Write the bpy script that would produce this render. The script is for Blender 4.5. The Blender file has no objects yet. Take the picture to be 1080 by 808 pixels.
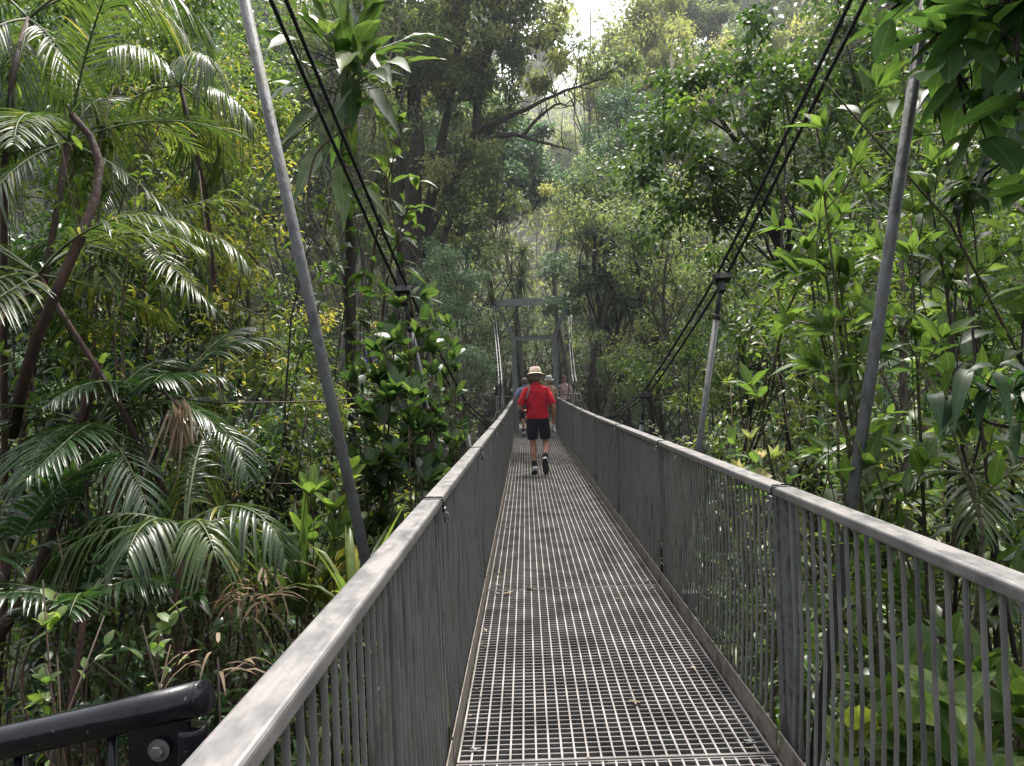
import bpy, math, random
import numpy as np
from mathutils import Vector, Matrix

random.seed(7)
R = np.random.default_rng(11)
S = bpy.context.scene
COL = S.collection
PI = math.pi

# ------------------------------------------------------------------ camera
YAW, PIT, ROL, CH = -.0172, .0025, -.0382, 1.4902
_f = np.array([math.sin(YAW)*math.cos(PIT), math.cos(YAW)*math.cos(PIT), math.sin(PIT)])
_r = np.cross(_f, [0, 0, 1]); _r /= np.linalg.norm(_r); _u = np.cross(_r, _f)
CR = _r*math.cos(ROL)+_u*math.sin(ROL); CU = -_r*math.sin(ROL)+_u*math.cos(ROL)
def P(px, py, Y):
    """world point at depth Y seen at pixel px,py of the 1080x808 photograph (used to measure places)"""
    d = _f+CR*(px-540)/800-CU*(py-404)/800
    return np.array([0, 0, CH])+d*Y/d[1]
cam_data = bpy.data.cameras.new('camera')
cam = bpy.data.objects.new('camera', cam_data); COL.objects.link(cam)
M = Matrix(((CR[0], CU[0], -_f[0], 0), (CR[1], CU[1], -_f[1], 0), (CR[2], CU[2], -_f[2], CH), (0, 0, 0, 1)))
cam.matrix_world = M
cam_data.sensor_width = 36; cam_data.lens = 800/1080*36
cam_data.clip_start = .05; cam_data.clip_end = 600
S.camera = cam
S.view_settings.view_transform = 'Standard'; S.view_settings.look = 'None'
S.view_settings.exposure = 0; S.view_settings.gamma = 1

# ------------------------------------------------------------------ materials
def new_mat(name):
    m = bpy.data.materials.new(name); m.use_nodes = True
    nt = m.node_tree; nt.nodes.clear()
    return m, nt, nt.nodes.new('ShaderNodeOutputMaterial')
def N(nt, t, **kw):
    n = nt.nodes.new(t)
    for k, v in kw.items():
        if k.startswith('i_'): n.inputs[k[2:].replace('_', ' ')].default_value = v
        else: setattr(n, k, v)
    return n
def ramp(nt, stops):
    r = nt.nodes.new('ShaderNodeValToRGB'); e = r.color_ramp.elements
    while len(e) < len(stops): e.new(.5)
    for k, (p, c) in enumerate(stops):
        e[k].position = p; e[k].color = (*c, 1)
    return r
def leaf_mat(name, stops, trans=.35, rough=.38, spec=.5, tint=(1.2, 1.27, .66), veins=0, hue=.0):
    m, nt, out = new_mat(name); L = nt.links.new
    a = N(nt, 'ShaderNodeAttribute', attribute_name='rnd')
    oi = N(nt, 'ShaderNodeObjectInfo')
    mm = N(nt, 'ShaderNodeMath', operation='MULTIPLY_ADD'); mm.inputs[1].default_value = .16; L(oi.outputs['Random'], mm.inputs[0])
    sb = N(nt, 'ShaderNodeMath', operation='SUBTRACT'); sb.inputs[1].default_value = .08
    L(a.outputs['Fac'], sb.inputs[0]); L(sb.outputs[0], mm.inputs[2])
    rp = ramp(nt, stops); L(mm.outputs[0], rp.inputs[0])
    col = rp.outputs[0]
    tc = N(nt, 'ShaderNodeTexCoord')
    nz = N(nt, 'ShaderNodeTexNoise'); nz.inputs['Scale'].default_value = 9; nz.inputs['Detail'].default_value = 3
    L(tc.outputs['Object'], nz.inputs['Vector'])
    mr = N(nt, 'ShaderNodeMapRange'); mr.inputs[1].default_value = .3; mr.inputs[2].default_value = .7; mr.inputs[3].default_value = .72; mr.inputs[4].default_value = 1.25
    L(nz.outputs['Fac'], mr.inputs[0])
    hs = N(nt, 'ShaderNodeHueSaturation'); L(col, hs.inputs['Color']); L(mr.outputs[0], hs.inputs['Value']); hs.inputs['Hue'].default_value = .5+hue
    col = hs.outputs[0]
    if veins:
        uv = N(nt, 'ShaderNodeAttribute', attribute_name='luv')
        sx = N(nt, 'ShaderNodeSeparateXYZ'); L(uv.outputs['Vector'], sx.inputs[0])
        ab = N(nt, 'ShaderNodeMath', operation='ABSOLUTE'); L(sx.outputs[1], ab.inputs[0])
        # side veins run forward from the midrib
        s1 = N(nt, 'ShaderNodeMath', operation='MULTIPLY_ADD'); L(ab.outputs[0], s1.inputs[0]); s1.inputs[1].default_value = -.45; L(sx.outputs[0], s1.inputs[2])
        s2 = N(nt, 'ShaderNodeMath', operation='MULTIPLY'); L(s1.outputs[0], s2.inputs[0]); s2.inputs[1].default_value = 72
        s3 = N(nt, 'ShaderNodeMath', operation='SINE'); L(s2.outputs[0], s3.inputs[0])
        s4 = N(nt, 'ShaderNodeMapRange'); s4.inputs[1].default_value = .75; s4.inputs[2].default_value = 1; s4.inputs[3].default_value = 0; s4.inputs[4].default_value = .35; L(s3.outputs[0], s4.inputs[0])
        m1 = N(nt, 'ShaderNodeMapRange'); m1.inputs[1].default_value = .02; m1.inputs[2].default_value = .05; m1.inputs[3].default_value = .8; m1.inputs[4].default_value = 0; L(ab.outputs[0], m1.inputs[0])
        mx = N(nt, 'ShaderNodeMath', operation='MAXIMUM'); L(s4.outputs[0], mx.inputs[0]); L(m1.outputs[0], mx.inputs[1])
        mc = N(nt, 'ShaderNodeMix', data_type='RGBA'); L(mx.outputs[0], mc.inputs[0]); L(col, mc.inputs[6])
        br = N(nt, 'ShaderNodeMix', data_type='RGBA', blend_type='MULTIPLY'); br.inputs[0].default_value = 1; L(col, br.inputs[6]); br.inputs[7].default_value = (1.9, 1.7, 1.6, 1)
        L(br.outputs[2], mc.inputs[7]); col = mc.outputs[2]
    p = N(nt, 'ShaderNodeBsdfPrincipled'); p.inputs['Roughness'].default_value = rough
    p.inputs['Specular IOR Level'].default_value = spec; L(col, p.inputs['Base Color'])
    t = N(nt, 'ShaderNodeBsdfTranslucent')
    tm = N(nt, 'ShaderNodeMix', data_type='RGBA', blend_type='MULTIPLY'); tm.inputs[0].default_value = 1; L(col, tm.inputs[6]); tm.inputs[7].default_value = (*[x*1.7 for x in tint], 1)
    L(tm.outputs[2], t.inputs['Color'])
    mix = N(nt, 'ShaderNodeMixShader'); mix.inputs[0].default_value = trans
    L(p.outputs[0], mix.inputs[1]); L(t.outputs[0], mix.inputs[2]); L(mix.outputs[0], out.inputs['Surface'])
    return m
def solid(name, c1, c2=None, scale=6, rough=.6, metal=0, spec=.5, bump=0, detail=6, c3=None, stretch=(1, 1, 1), lo=.35, hi=.65, bscale=None):
    m, nt, out = new_mat(name); L = nt.links.new
    p = N(nt, 'ShaderNodeBsdfPrincipled'); p.inputs['Roughness'].default_value = rough
    p.inputs['Metallic'].default_value = metal; p.inputs['Specular IOR Level'].default_value = spec
    tc = N(nt, 'ShaderNodeTexCoord'); mp = N(nt, 'ShaderNodeMapping'); mp.inputs['Scale'].default_value = stretch
    L(tc.outputs['Object'], mp.inputs[0])
    nz = N(nt, 'ShaderNodeTexNoise'); nz.inputs['Scale'].default_value = scale; nz.inputs['Detail'].default_value = detail
    L(mp.outputs[0], nz.inputs['Vector'])
    st = [(lo, c1), (hi, c2 or c1)]
    if c3: st = [(lo, c1), ((lo+hi)/2, c2), (hi, c3)]
    rp = ramp(nt, st); L(nz.outputs['Fac'], rp.inputs[0]); L(rp.outputs[0], p.inputs['Base Color'])
    if bump:
        b = N(nt, 'ShaderNodeBump'); b.inputs['Strength'].default_value = bump; b.inputs['Distance'].default_value = .02
        n2 = N(nt, 'ShaderNodeTexNoise'); n2.inputs['Scale'].default_value = bscale or scale*3; n2.inputs['Detail'].default_value = 5
        L(mp.outputs[0], n2.inputs['Vector']); L(n2.outputs['Fac'], b.inputs['Height']); L(b.outputs[0], p.inputs['Normal'])
    rr = N(nt, 'ShaderNodeMapRange'); rr.inputs[3].default_value = max(.05, rough-.12); rr.inputs[4].default_value = min(1, rough+.12)
    L(nz.outputs['Fac'], rr.inputs[0]); L(rr.outputs[0], p.inputs['Roughness'])
    L(p.outputs[0], out.inputs['Surface'])
    return m

G = {}
G['hazy'] = leaf_mat('foliage_haze_tint', [(.0, (.05, .075, .045)), (.45, (.12, .16, .085)), (.8, (.21, .25, .125)), (1, (.3, .29, .15))], .4, .5, .4)  # hazy leaf sets: pale distance haze painted into the leaf colours
G['hazyblue'] = leaf_mat('foliage_haze_tint_blue', [(.0, (.035, .065, .045)), (.5, (.09, .14, .1)), (1, (.2, .25, .17))], .3, .45, .5, tint=(1.1, 1.4, .7))
G['hazyyellow'] = leaf_mat('foliage_haze_tint_yellow', [(.0, (.1, .12, .05)), (.5, (.2, .22, .09)), (1, (.34, .32, .15))], .45, .5, .3)
G['mid'] = leaf_mat('foliage_mid', [(.0, (.025, .05, .016)), (.5, (.06, .105, .028)), (.85, (.12, .18, .042)), (1, (.24, .25, .06))], .38, .36, .5)
G['bright'] = leaf_mat('foliage_bright', [(.0, (.035, .068, .018)), (.5, (.085, .13, .034)), (.85, (.15, .2, .048)), (1, (.3, .26, .06))], .45, .38, .5)
G['dark'] = leaf_mat('foliage_dark', [(.0, (.012, .03, .012)), (.6, (.028, .06, .022)), (1, (.06, .11, .035))], .3, .28, .6)
G['palm'] = leaf_mat('palm_leaflet', [(.0, (.016, .03, .013)), (.45, (.042, .07, .022)), (.8, (.09, .125, .035)), (1, (.26, .23, .07))], .36, .3, .5)
G['near'] = leaf_mat('leaf_bright_veined', [(.0, (.035, .065, .02)), (.6, (.08, .13, .036)), (.92, (.13, .185, .048)), (1, (.17, .2, .05))], .45, .4, .45, tint=(1.2, 1.26, .66), veins=1)
G['neardark'] = leaf_mat('leaf_dark_veined', [(.0, (.012, .032, .012)), (.6, (.03, .07, .022)), (1, (.06, .11, .035))], .4, .42, .4, veins=1)
G['nearmid'] = leaf_mat('leaf_glossy_veined', [(.0, (.018, .038, .015)), (.6, (.045, .08, .028)), (1, (.11, .155, .05))], .4, .38, .5, veins=1)
G['yellow'] = leaf_mat('leaf_yellow_pink', [(.0, (.16, .25, .06)), (.4, (.42, .4, .13)), (.8, (.46, .42, .24)), (1, (.45, .33, .23))], .3, .4, .5, tint=(1.0, 1, .8))
G['dead'] = leaf_mat('leaf_dead', [(.0, (.08, .055, .035)), (.5, (.21, .155, .1)), (1, (.42, .34, .24))], .25, .65, .3, tint=(1.0, .92, .8))
G['litter'] = leaf_mat('leaf_litter', [(.0, (.03, .018, .01)), (.5, (.1, .06, .03)), (.8, (.2, .13, .08)), (1, (.06, .1, .03))], .15, .7, .3, tint=(1, .8, .6))
G['bark'] = solid('bark_grey_brown', (.035, .026, .02), (.12, .1, .08), 5, .85, bump=.8, stretch=(3, 3, .6), c3=(.06, .07, .035))
G['barkdark'] = solid('bark_dark', (.012, .009, .007), (.045, .034, .026), 7, .85, bump=.8, stretch=(3, 3, .7))
G['barkpale'] = solid('bark_pale', (.13, .12, .1), (.3, .28, .25), 5, .8, bump=.5, stretch=(3, 3, .8))
G['barkmoss'] = solid('bark_mossy', (.03, .022, .016), (.06, .065, .02), 14, .9, bump=1, c3=(.1, .085, .06))
G['stemgreen'] = solid('stem_green', (.05, .08, .025), (.1, .11, .05), 12, .6)
G['stembrown'] = solid('stem_brown', (.03, .02, .013), (.09, .055, .035), 12, .7)
G['stemred'] = solid('stem_red_brown', (.02, .01, .007), (.065, .03, .02), 9, .75, bump=.6, stretch=(2, 2, .5))
G['soil'] = solid('soil', (.01, .009, .005), (.025, .024, .012), 1.2, .95, bump=.8, c3=(.018, .026, .01))
G['galv'] = solid('galvanised_steel', (.11, .115, .12), (.22, .225, .23), 14, .5, .55, bump=.15, c3=(.16, .15, .13))
G['galvdark'] = solid('galvanised_steel_dark', (.05, .053, .057), (.13, .135, .14), 22, .55, .4, bump=.3, stretch=(1, 1, .5), c3=(.085, .085, .08))
G['baluster'] = solid('weathered_steel_bars', (.085, .088, .087), (.165, .166, .16), 8, .45, .2, c3=(.125, .12, .108), stretch=(1, 1, .4))
G['tower'] = solid('tower_steel_grey', (.26, .28, .3), (.36, .38, .39), 3, .55, .2, bump=.1)
G['gratebar'] = solid('grating_bearing_bar', (.16, .148, .142), (.34, .315, .305), 4, .5, .3)
G['gratecross'] = solid('grating_cross_bar', (.1, .094, .09), (.21, .197, .19), 4, .5, .3)
G['kick'] = solid('kick_plate_steel', (.1, .085, .07), (.24, .215, .19), 9, .5, .4, c3=(.14, .12, .1), bump=.2)
G['zinc'] = solid('zinc_bright', (.5, .5, .5), (.7, .7, .7), 9, .35, .8)
G['rope'] = solid('wire_rope', (.012, .013, .015), (.035, .037, .04), 60, .5, .5)
G['ropelit'] = solid('wire_rope_lit', (.3, .3, .3), (.5, .5, .5), 60, .5, .3)  # same dark rope as it looks when lit, light painted into the colour
def black_mat():
    m, nt, out = new_mat('black_painted_steel'); L = nt.links.new
    p = N(nt, 'ShaderNodeBsdfPrincipled'); p.inputs['Specular IOR Level'].default_value = .3; tc = N(nt, 'ShaderNodeTexCoord')
    v = N(nt, 'ShaderNodeTexNoise'); v.inputs['Scale'].default_value = 75; v.inputs['Detail'].default_value = 3; L(tc.outputs['Object'], v.inputs['Vector'])
    rp = ramp(nt, [(.0, (.006, .006, .009)), (.7, (.009, .009, .013)), (.73, (.1, .1, .11)), (1, (.22, .22, .22))]); L(v.outputs['Fac'], rp.inputs[0]); L(rp.outputs[0], p.inputs['Base Color'])
    n2 = N(nt, 'ShaderNodeTexNoise'); n2.inputs['Scale'].default_value = 30; n2.inputs['Detail'].default_value = 6; L(tc.outputs['Object'], n2.inputs['Vector'])
    rr = N(nt, 'ShaderNodeMapRange'); rr.inputs[1].default_value = .35; rr.inputs[2].default_value = .7; rr.inputs[3].default_value = .07; rr.inputs[4].default_value = .26; L(n2.outputs['Fac'], rr.inputs[0]); L(rr.outputs[0], p.inputs['Roughness'])
    b = N(nt, 'ShaderNodeBump'); b.inputs['Strength'].default_value = .25; b.inputs['Distance'].default_value = .004; L(n2.outputs['Fac'], b.inputs['Height']); L(b.outputs[0], p.inputs['Normal'])
    L(p.outputs[0], out.inputs['Surface']); return m
G['blacksteel'] = black_mat()
G['pipe'] = solid('hanger_pipe_steel', (.035, .036, .038), (.09, .093, .096), 18, .62, .1, bump=.3, stretch=(1, 1, .4), c3=(.065, .063, .058))
G['clampsteel'] = solid('clamp_dark_steel', (.018, .018, .02), (.05, .05, .05), 30, .6, .4, bump=.2)
G['cast'] = solid('dull_bolt_steel', (.12, .12, .12), (.2, .2, .2), 20, .5, .7)

def rail_mat():
    m, nt, out = new_mat('handrail_steel'); L = nt.links.new
    p = N(nt, 'ShaderNodeBsdfPrincipled'); p.inputs['Metallic'].default_value = .55
    tc = N(nt, 'ShaderNodeTexCoord')
    a = N(nt, 'ShaderNodeTexNoise'); a.inputs['Scale'].default_value = 11; a.inputs['Detail'].default_value = 12; a.inputs['Roughness'].default_value = .62
    mp = N(nt, 'ShaderNodeMapping'); mp.inputs['Scale'].default_value = (1.6, .7, 1); L(tc.outputs['Object'], mp.inputs[0]); L(mp.outputs[0], a.inputs[0])
    rp = ramp(nt, [(.25, (.15, .152, .162)), (.42, (.2, .195, .197)), (.6, (.26, .243, .237)), (.78, (.19, .188, .196))]); L(a.outputs['Fac'], rp.inputs[0])
    b = N(nt, 'ShaderNodeTexVoronoi'); b.inputs['Scale'].default_value = 26; L(mp.outputs[0], b.inputs['Vector'])
    r2 = ramp(nt, [(.0, (.35, .32, .3)), (.09, (.55, .52, .5)), (.13, (1, 1, 1))]); L(b.outputs['Distance'], r2.inputs[0])
    mx = N(nt, 'ShaderNodeMix', data_type='RGBA', blend_type='MULTIPLY'); mx.inputs[0].default_value = .35; L(rp.outputs[0], mx.inputs[6]); L(r2.outputs[0], mx.inputs[7])
    m3 = N(nt, 'ShaderNodeMapping'); m3.inputs['Scale'].default_value = (90, 2.5, 90); L(tc.outputs['Object'], m3.inputs[0])
    n3 = N(nt, 'ShaderNodeTexNoise'); n3.inputs['Scale'].default_value = 1.5; n3.inputs['Detail'].default_value = 6; L(m3.outputs[0], n3.inputs['Vector'])
    r3 = ramp(nt, [(.32, (.72, .72, .74)), (.5, (1, 1, 1)), (.68, (1.22, 1.2, 1.18))]); L(n3.outputs['Fac'], r3.inputs[0])
    m4 = N(nt, 'ShaderNodeMix', data_type='RGBA', blend_type='MULTIPLY'); m4.inputs[0].default_value = .28; L(mx.outputs[2], m4.inputs[6]); L(r3.outputs[0], m4.inputs[7])
    L(m4.outputs[2], p.inputs['Base Color'])
    rr = N(nt, 'ShaderNodeMapRange'); rr.inputs[1].default_value = .3; rr.inputs[2].default_value = .7; rr.inputs[3].default_value = .34; rr.inputs[4].default_value = .58
    L(a.outputs['Fac'], rr.inputs[0]); L(rr.outputs[0], p.inputs['Roughness'])
    L(p.outputs[0], out.inputs['Surface']); return m
G['rail'] = rail_mat()

# ------------------------------------------------------------------ mesh building
class MB:
    def __init__(s): s.v = []; s.q = []; s.t = []; s.rq = []; s.rt = []; s.mq = []; s.mt = []; s.uv = []; s.n = 0; s.hasuv = False
    def add(s, V, Q=None, T=None, rnd=.5, mi=0, uv=None):
        V = np.asarray(V, float).reshape(-1, 3)
        if Q is not None and len(Q):
            Q = np.asarray(Q, int).reshape(-1, 4); s.q.append(Q+s.n); s.rq.append(np.broadcast_to(rnd, (len(Q),)) if not isinstance(rnd, tuple) else rnd[0]); s.mq.append(np.full(len(Q), mi))
        if T is not None and len(T):
            T = np.asarray(T, int).reshape(-1, 3); s.t.append(T+s.n); s.rt.append(np.broadcast_to(rnd, (len(T),)) if not isinstance(rnd, tuple) else rnd[1]); s.mt.append(np.full(len(T), mi))
        if uv is not None: s.hasuv = True; s.uv.append(uv)
        else: s.uv.append(np.zeros((len(V), 3)))
        s.v.append(V); s.n += len(V)
    def box(s, c, h, ax=None, mi=0, rnd=.5):
        ax = np.eye(3) if ax is None else np.asarray(ax)
        sg = np.array([[-1, -1, -1], [1, -1, -1], [1, 1, -1], [-1, 1, -1], [-1, -1, 1], [1, -1, 1], [1, 1, 1], [-1, 1, 1]])*np.asarray(h)
        s.add(np.asarray(c)+sg@ax, [[0, 3, 2, 1], [4, 5, 6, 7], [0, 1, 5, 4], [1, 2, 6, 5], [2, 3, 7, 6], [3, 0, 4, 7]], mi=mi, rnd=rnd)
    def beam(s, p0, p1, w, h, up=(0, 0, 1), mi=0, bev=0):
        p0 = np.asarray(p0, float); p1 = np.asarray(p1, float); d = p1-p0; L = np.linalg.norm(d); d /= L
        x = np.cross(d, up); x /= np.linalg.norm(x); z = np.cross(x, d)
        if not bev: s.box((p0+p1)/2, (w/2, L/2, h/2), [x, d, z], mi); return
        pr = []
        for cx, cz, a0 in ((w/2-bev, h/2-bev, 0), (-w/2+bev, h/2-bev, 90), (-w/2+bev, -h/2+bev, 180), (w/2-bev, -h/2+bev, 270)):
            for k in range(4):
                a = math.radians(a0+k*30); pr.append((cx+bev*math.cos(a), cz+bev*math.sin(a)))
        n = len(pr); pr = np.array(pr)
        A = p0+pr[:, :1]*x+pr[:, 1:]*z; B = p1+pr[:, :1]*x+pr[:, 1:]*z
        Q = [[k, (k+1) % n, n+(k+1) % n, n+k] for k in range(n)]
        s.add(np.vstack([A, B]), [q[::-1] for q in Q], mi=mi)
        for off, W in ((0, A), (1, B)):
            c = W.mean(0); s.add(np.vstack([W, [c]]), None, [[k, (k+1) % n, n] if off == 0 else [(k+1) % n, k, n] for k in range(n)], mi=mi)
    def tube(s, pts, rad, ns=6, mi=0, cap=True, rnd=.5):
        pts = np.asarray(pts, float); n = len(pts); rad = np.broadcast_to(np.asarray(rad, float), (n,)) if np.ndim(rad) == 0 else np.asarray(rad, float)
        tg = np.gradient(pts, axis=0); tg /= np.linalg.norm(tg, axis=1)[:, None]+1e-12
        a = np.array([0, 0, 1.]) if abs(tg[0][2]) < .9 else np.array([1., 0, 0])
        x = np.cross(tg[0], a); x /= np.linalg.norm(x); V = []
        an = np.arange(ns)*2*PI/ns; ca = np.cos(an)[:, None]; sa = np.sin(an)[:, None]
        for k in range(n):
            x = x-tg[k]*(x@tg[k]); x /= np.linalg.norm(x)+1e-12; y = np.cross(tg[k], x)
            V.append(pts[k]+rad[k]*(ca*x+sa*y))
        i = np.arange(ns); j = (i+1) % ns; Q = []
        for k in range(n-1): Q.append(np.stack([k*ns+i, k*ns+j, (k+1)*ns+j, (k+1)*ns+i], 1))
        V = np.vstack(V); T = None
        if cap:
            V = np.vstack([V, pts[:1], pts[-1:]]); b = n*ns
            T = np.vstack([np.stack([j, i, np.full(ns, b)], 1), np.stack([(n-1)*ns+i, (n-1)*ns+j, np.full(ns, b+1)], 1)])
        s.add(V, np.vstack(Q), T, rnd=rnd, mi=mi)
    def lathe(s, prof, c=(0, 0, 0), ns=16, ax=None, mi=0, sx=1, sy=1):
        ax = np.eye(3) if ax is None else np.asarray(ax); an = np.arange(ns)*2*PI/ns
        V = np.vstack([np.stack([r*sx*np.cos(an), r*sy*np.sin(an), np.full(ns, z)], 1) for r, z in prof])@ax+np.asarray(c)
        i = np.arange(ns); j = (i+1) % ns
        s.add(V, np.vstack([np.stack([k*ns+i, k*ns+j, (k+1)*ns+j, (k+1)*ns+i], 1) for k in range(len(prof)-1)]), mi=mi)
    def loft(s, rings, ns=16, cap0=False, cap1=False, mi=0):
        """rings: (centre, rx, ry) or (centre, rx, ry, tilt matrix)"""
        an = np.arange(ns)*2*PI/ns; V = []
        for r in rings:
            q = np.stack([r[1]*np.cos(an), r[2]*np.sin(an), np.zeros(ns)], 1)
            if len(r) > 3: q = q@np.asarray(r[3])
            V.append(q+np.asarray(r[0]))
        i = np.arange(ns); j = (i+1) % ns; n = len(rings)
        Q = np.vstack([np.stack([k*ns+i, k*ns+j, (k+1)*ns+j, (k+1)*ns+i], 1) for k in range(n-1)])
        V = np.vstack(V); T = []
        if cap0: V = np.vstack([V, [rings[0][0]]]); T.append(np.stack([j, i, np.full(ns, len(V)-1)], 1))
        if cap1: V = np.vstack([V, [rings[-1][0]]]); T.append(np.stack([(n-1)*ns+i, (n-1)*ns+j, np.full(ns, len(V)-1)], 1))
        s.add(V, Q, np.vstack(T) if T else None, mi=mi)
    def mesh(s, name, mats, smooth=True):
        V = np.vstack(s.v); Q = np.vstack(s.q) if s.q else np.zeros((0, 4), int); T = np.vstack(s.t) if s.t else np.zeros((0, 3), int)
        me = bpy.data.meshes.new(name); nq, nt = len(Q), len(T)
        me.vertices.add(len(V)); me.vertices.foreach_set('co', V.astype(np.float32).ravel())
        me.loops.add(nq*4+nt*3); me.loops.foreach_set('vertex_index', np.concatenate([Q.ravel(), T.ravel()]).astype(np.int32))
        me.polygons.add(nq+nt)
        me.polygons.foreach_set('loop_start', np.concatenate([np.arange(nq)*4, nq*4+np.arange(nt)*3]).astype(np.int32))
        mi = np.concatenate([*(s.mq or [np.zeros(0)]), *(s.mt or [np.zeros(0)])]).astype(np.int32)
        for m in (mats if isinstance(mats, (list, tuple)) else [mats]): me.materials.append(m)
        me.polygons.foreach_set('material_index', mi)
        me.polygons.foreach_set('use_smooth', np.full(nq+nt, bool(smooth)))
        me.update(calc_edges=True)
        rn = np.concatenate([*(s.rq or [np.zeros(0)]), *(s.rt or [np.zeros(0)])]).astype(np.float32)
        me.attributes.new('rnd', 'FLOAT', 'FACE').data.foreach_set('value', rn)
        if s.hasuv: me.attributes.new('luv', 'FLOAT_VECTOR', 'POINT').data.foreach_set('vector', np.vstack(s.uv).astype(np.float32).ravel())
        return me
    def build(s, name, mats, parent=None, loc=None, smooth=True):
        """points are given in world space; with a parent they are stored relative to it"""
        o = bpy.data.objects.new(name, None) if not s.v else None
        if parent is not None and s.v:
            w = np.array(world_loc(parent)); s.v = [v-w for v in s.v]
        o = bpy.data.objects.new(name, s.mesh(name, mats, smooth)); COL.objects.link(o)
        if parent is not None: o.parent = parent
        return o
def world_loc(o):
    l = Vector((0, 0, 0))
    while o is not None: l += o.location; o = o.parent
    return l
def tag(o, label, cat=None, group=None, kind=None):
    if label: o['label'] = label
    if cat: o['category'] = cat
    if group: o['group'] = group
    if kind: o['kind'] = kind
    return o
def thing(name, loc, label, cat, group=None):
    o = bpy.data.objects.new(name, None); COL.objects.link(o); o.location = [float(a) for a in loc]; o.empty_display_size = .1
    return tag(o, label, cat, group)
def copy_tree(o, parent=None):
    c = o.copy(); COL.objects.link(c); c.parent = parent
    for ch in list(o.children): copy_tree(ch, c)
    return c
def nrm(v): v = np.asarray(v, float); return v/(np.linalg.norm(v, axis=-1, keepdims=True)+1e-12)

# ------------------------------------------------------------------ leaves
def template(us, hw, fold=.25, wave=0):
    V = [(0, 0, 0)]; Q = []; T = []
    for k, (u, h) in enumerate(zip(us, hw)):
        w = wave*(-1)**k
        V += [(u, -h, fold*h+w), (u, 0, 0), (u, h, fold*h-w)]
    V.append((1, 0, 0)); n = len(us); t = len(V)-1
    T += [(0, 2, 1), (0, 3, 2)]
    for k in range(n-1):
        a = 1+3*k; b = a+3
        Q += [(a, a+1, b+1, b), (a+1, a+2, b+2, b+1)]
    a = 1+3*(n-1); T += [(a, a+1, t), (a+1, a+2, t)]
    return np.array(V, float), np.array(Q, int).reshape(-1, 4), np.array(T, int)
T_LO = (np.array([(0, 0, 0), (.45, -.5, .12), (.45, .5, .12), (1, 0, 0)], float), np.zeros((0, 4), int), np.array([(0, 3, 1), (0, 2, 3)]))
T_MID = template([.3, .7], [.46, .36], .25)
T_HI = template([.1, .25, .45, .65, .85], [.22, .43, .5, .4, .17], .3, .02)
T_BIG = template([.06, .16, .3, .45, .6, .75, .9], [.2, .4, .5, .5, .42, .28, .1], .3, .03)
T_OVAL = template([.08, .25, .5, .75, .93], [.24, .44, .5, .44, .2], .2, .02)
T_STRAP = template([.08, .3, .55, .8], [.42, .5, .42, .25], .5)
CORR = [False]
class Leaves:
    def __init__(s): s.b = []; s.d = []; s.n = []; s.p = []
    def add(s, base, dirn, nr, L, W, droop=0., rnd=.5):
        base = np.asarray(base, float).reshape(-1, 3); k = len(base)
        s.b.append(base); s.d.append(np.broadcast_to(dirn, (k, 3))); s.n.append(np.broadcast_to(nr, (k, 3)))
        s.p.append(np.stack([np.broadcast_to(L, (k,)), np.broadcast_to(W, (k,)), np.broadcast_to(droop, (k,)), np.broadcast_to(rnd, (k,))], 1))
    def to(s, mb, T, mi=0, uv=False):
        if not s.b: return
        b = np.vstack(s.b); d = nrm(np.vstack(s.d)); n = np.vstack(s.n); p = np.vstack(s.p)
        if CORR[0]:      # nothing grows into the walkway
            e = b+d*p[:, :1]; e[:, 2] -= p[:, 2]*p[:, 0]; ins = np.zeros(len(b), bool)
            for q in (b, (b+e)/2, e): ins |= (q[:, 0] > -.56) & (q[:, 0] < 1.14) & (q[:, 1] < 26) & (q[:, 2] > -.35) & (q[:, 2] < 2.4)
            b, d, n, p = b[~ins], d[~ins], n[~ins], p[~ins]
            if not len(b): return
        side = nrm(np.cross(d, n)); n = np.cross(side, d); TV, TQ, TT = T; k = len(b); m = len(TV)
        u = TV[None, :, 0:1]; v = TV[None, :, 1:2]; w = TV[None, :, 2:3]
        L = p[:, 0][:, None, None]; W = p[:, 1][:, None, None]
        V = b[:, None]+d[:, None]*u*L+side[:, None]*v*W+n[:, None]*w*W
        V[:, :, 2] -= (p[:, 2][:, None])*(p[:, 0][:, None])*TV[None, :, 0]**2
        off = (np.arange(k)*m)[:, None, None]
        Q = (TQ[None]+off).reshape(-1, 4); TTT = (TT[None]+off).reshape(-1, 3)
        rq = np.repeat(p[:, 3], len(TQ)); rt = np.repeat(p[:, 3], len(TT))
        mb.add(V.reshape(-1, 3), Q, TTT, rnd=(rq, rt), mi=mi, uv=np.tile(np.stack([TV[:, 0], TV[:, 1], TV[:, 2]], 1), (k, 1)) if uv else None)
def rdir(n, zb=0.):
    v = R.normal(size=(n, 3)); v[:, 2] += zb; return nrm(v)

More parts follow.
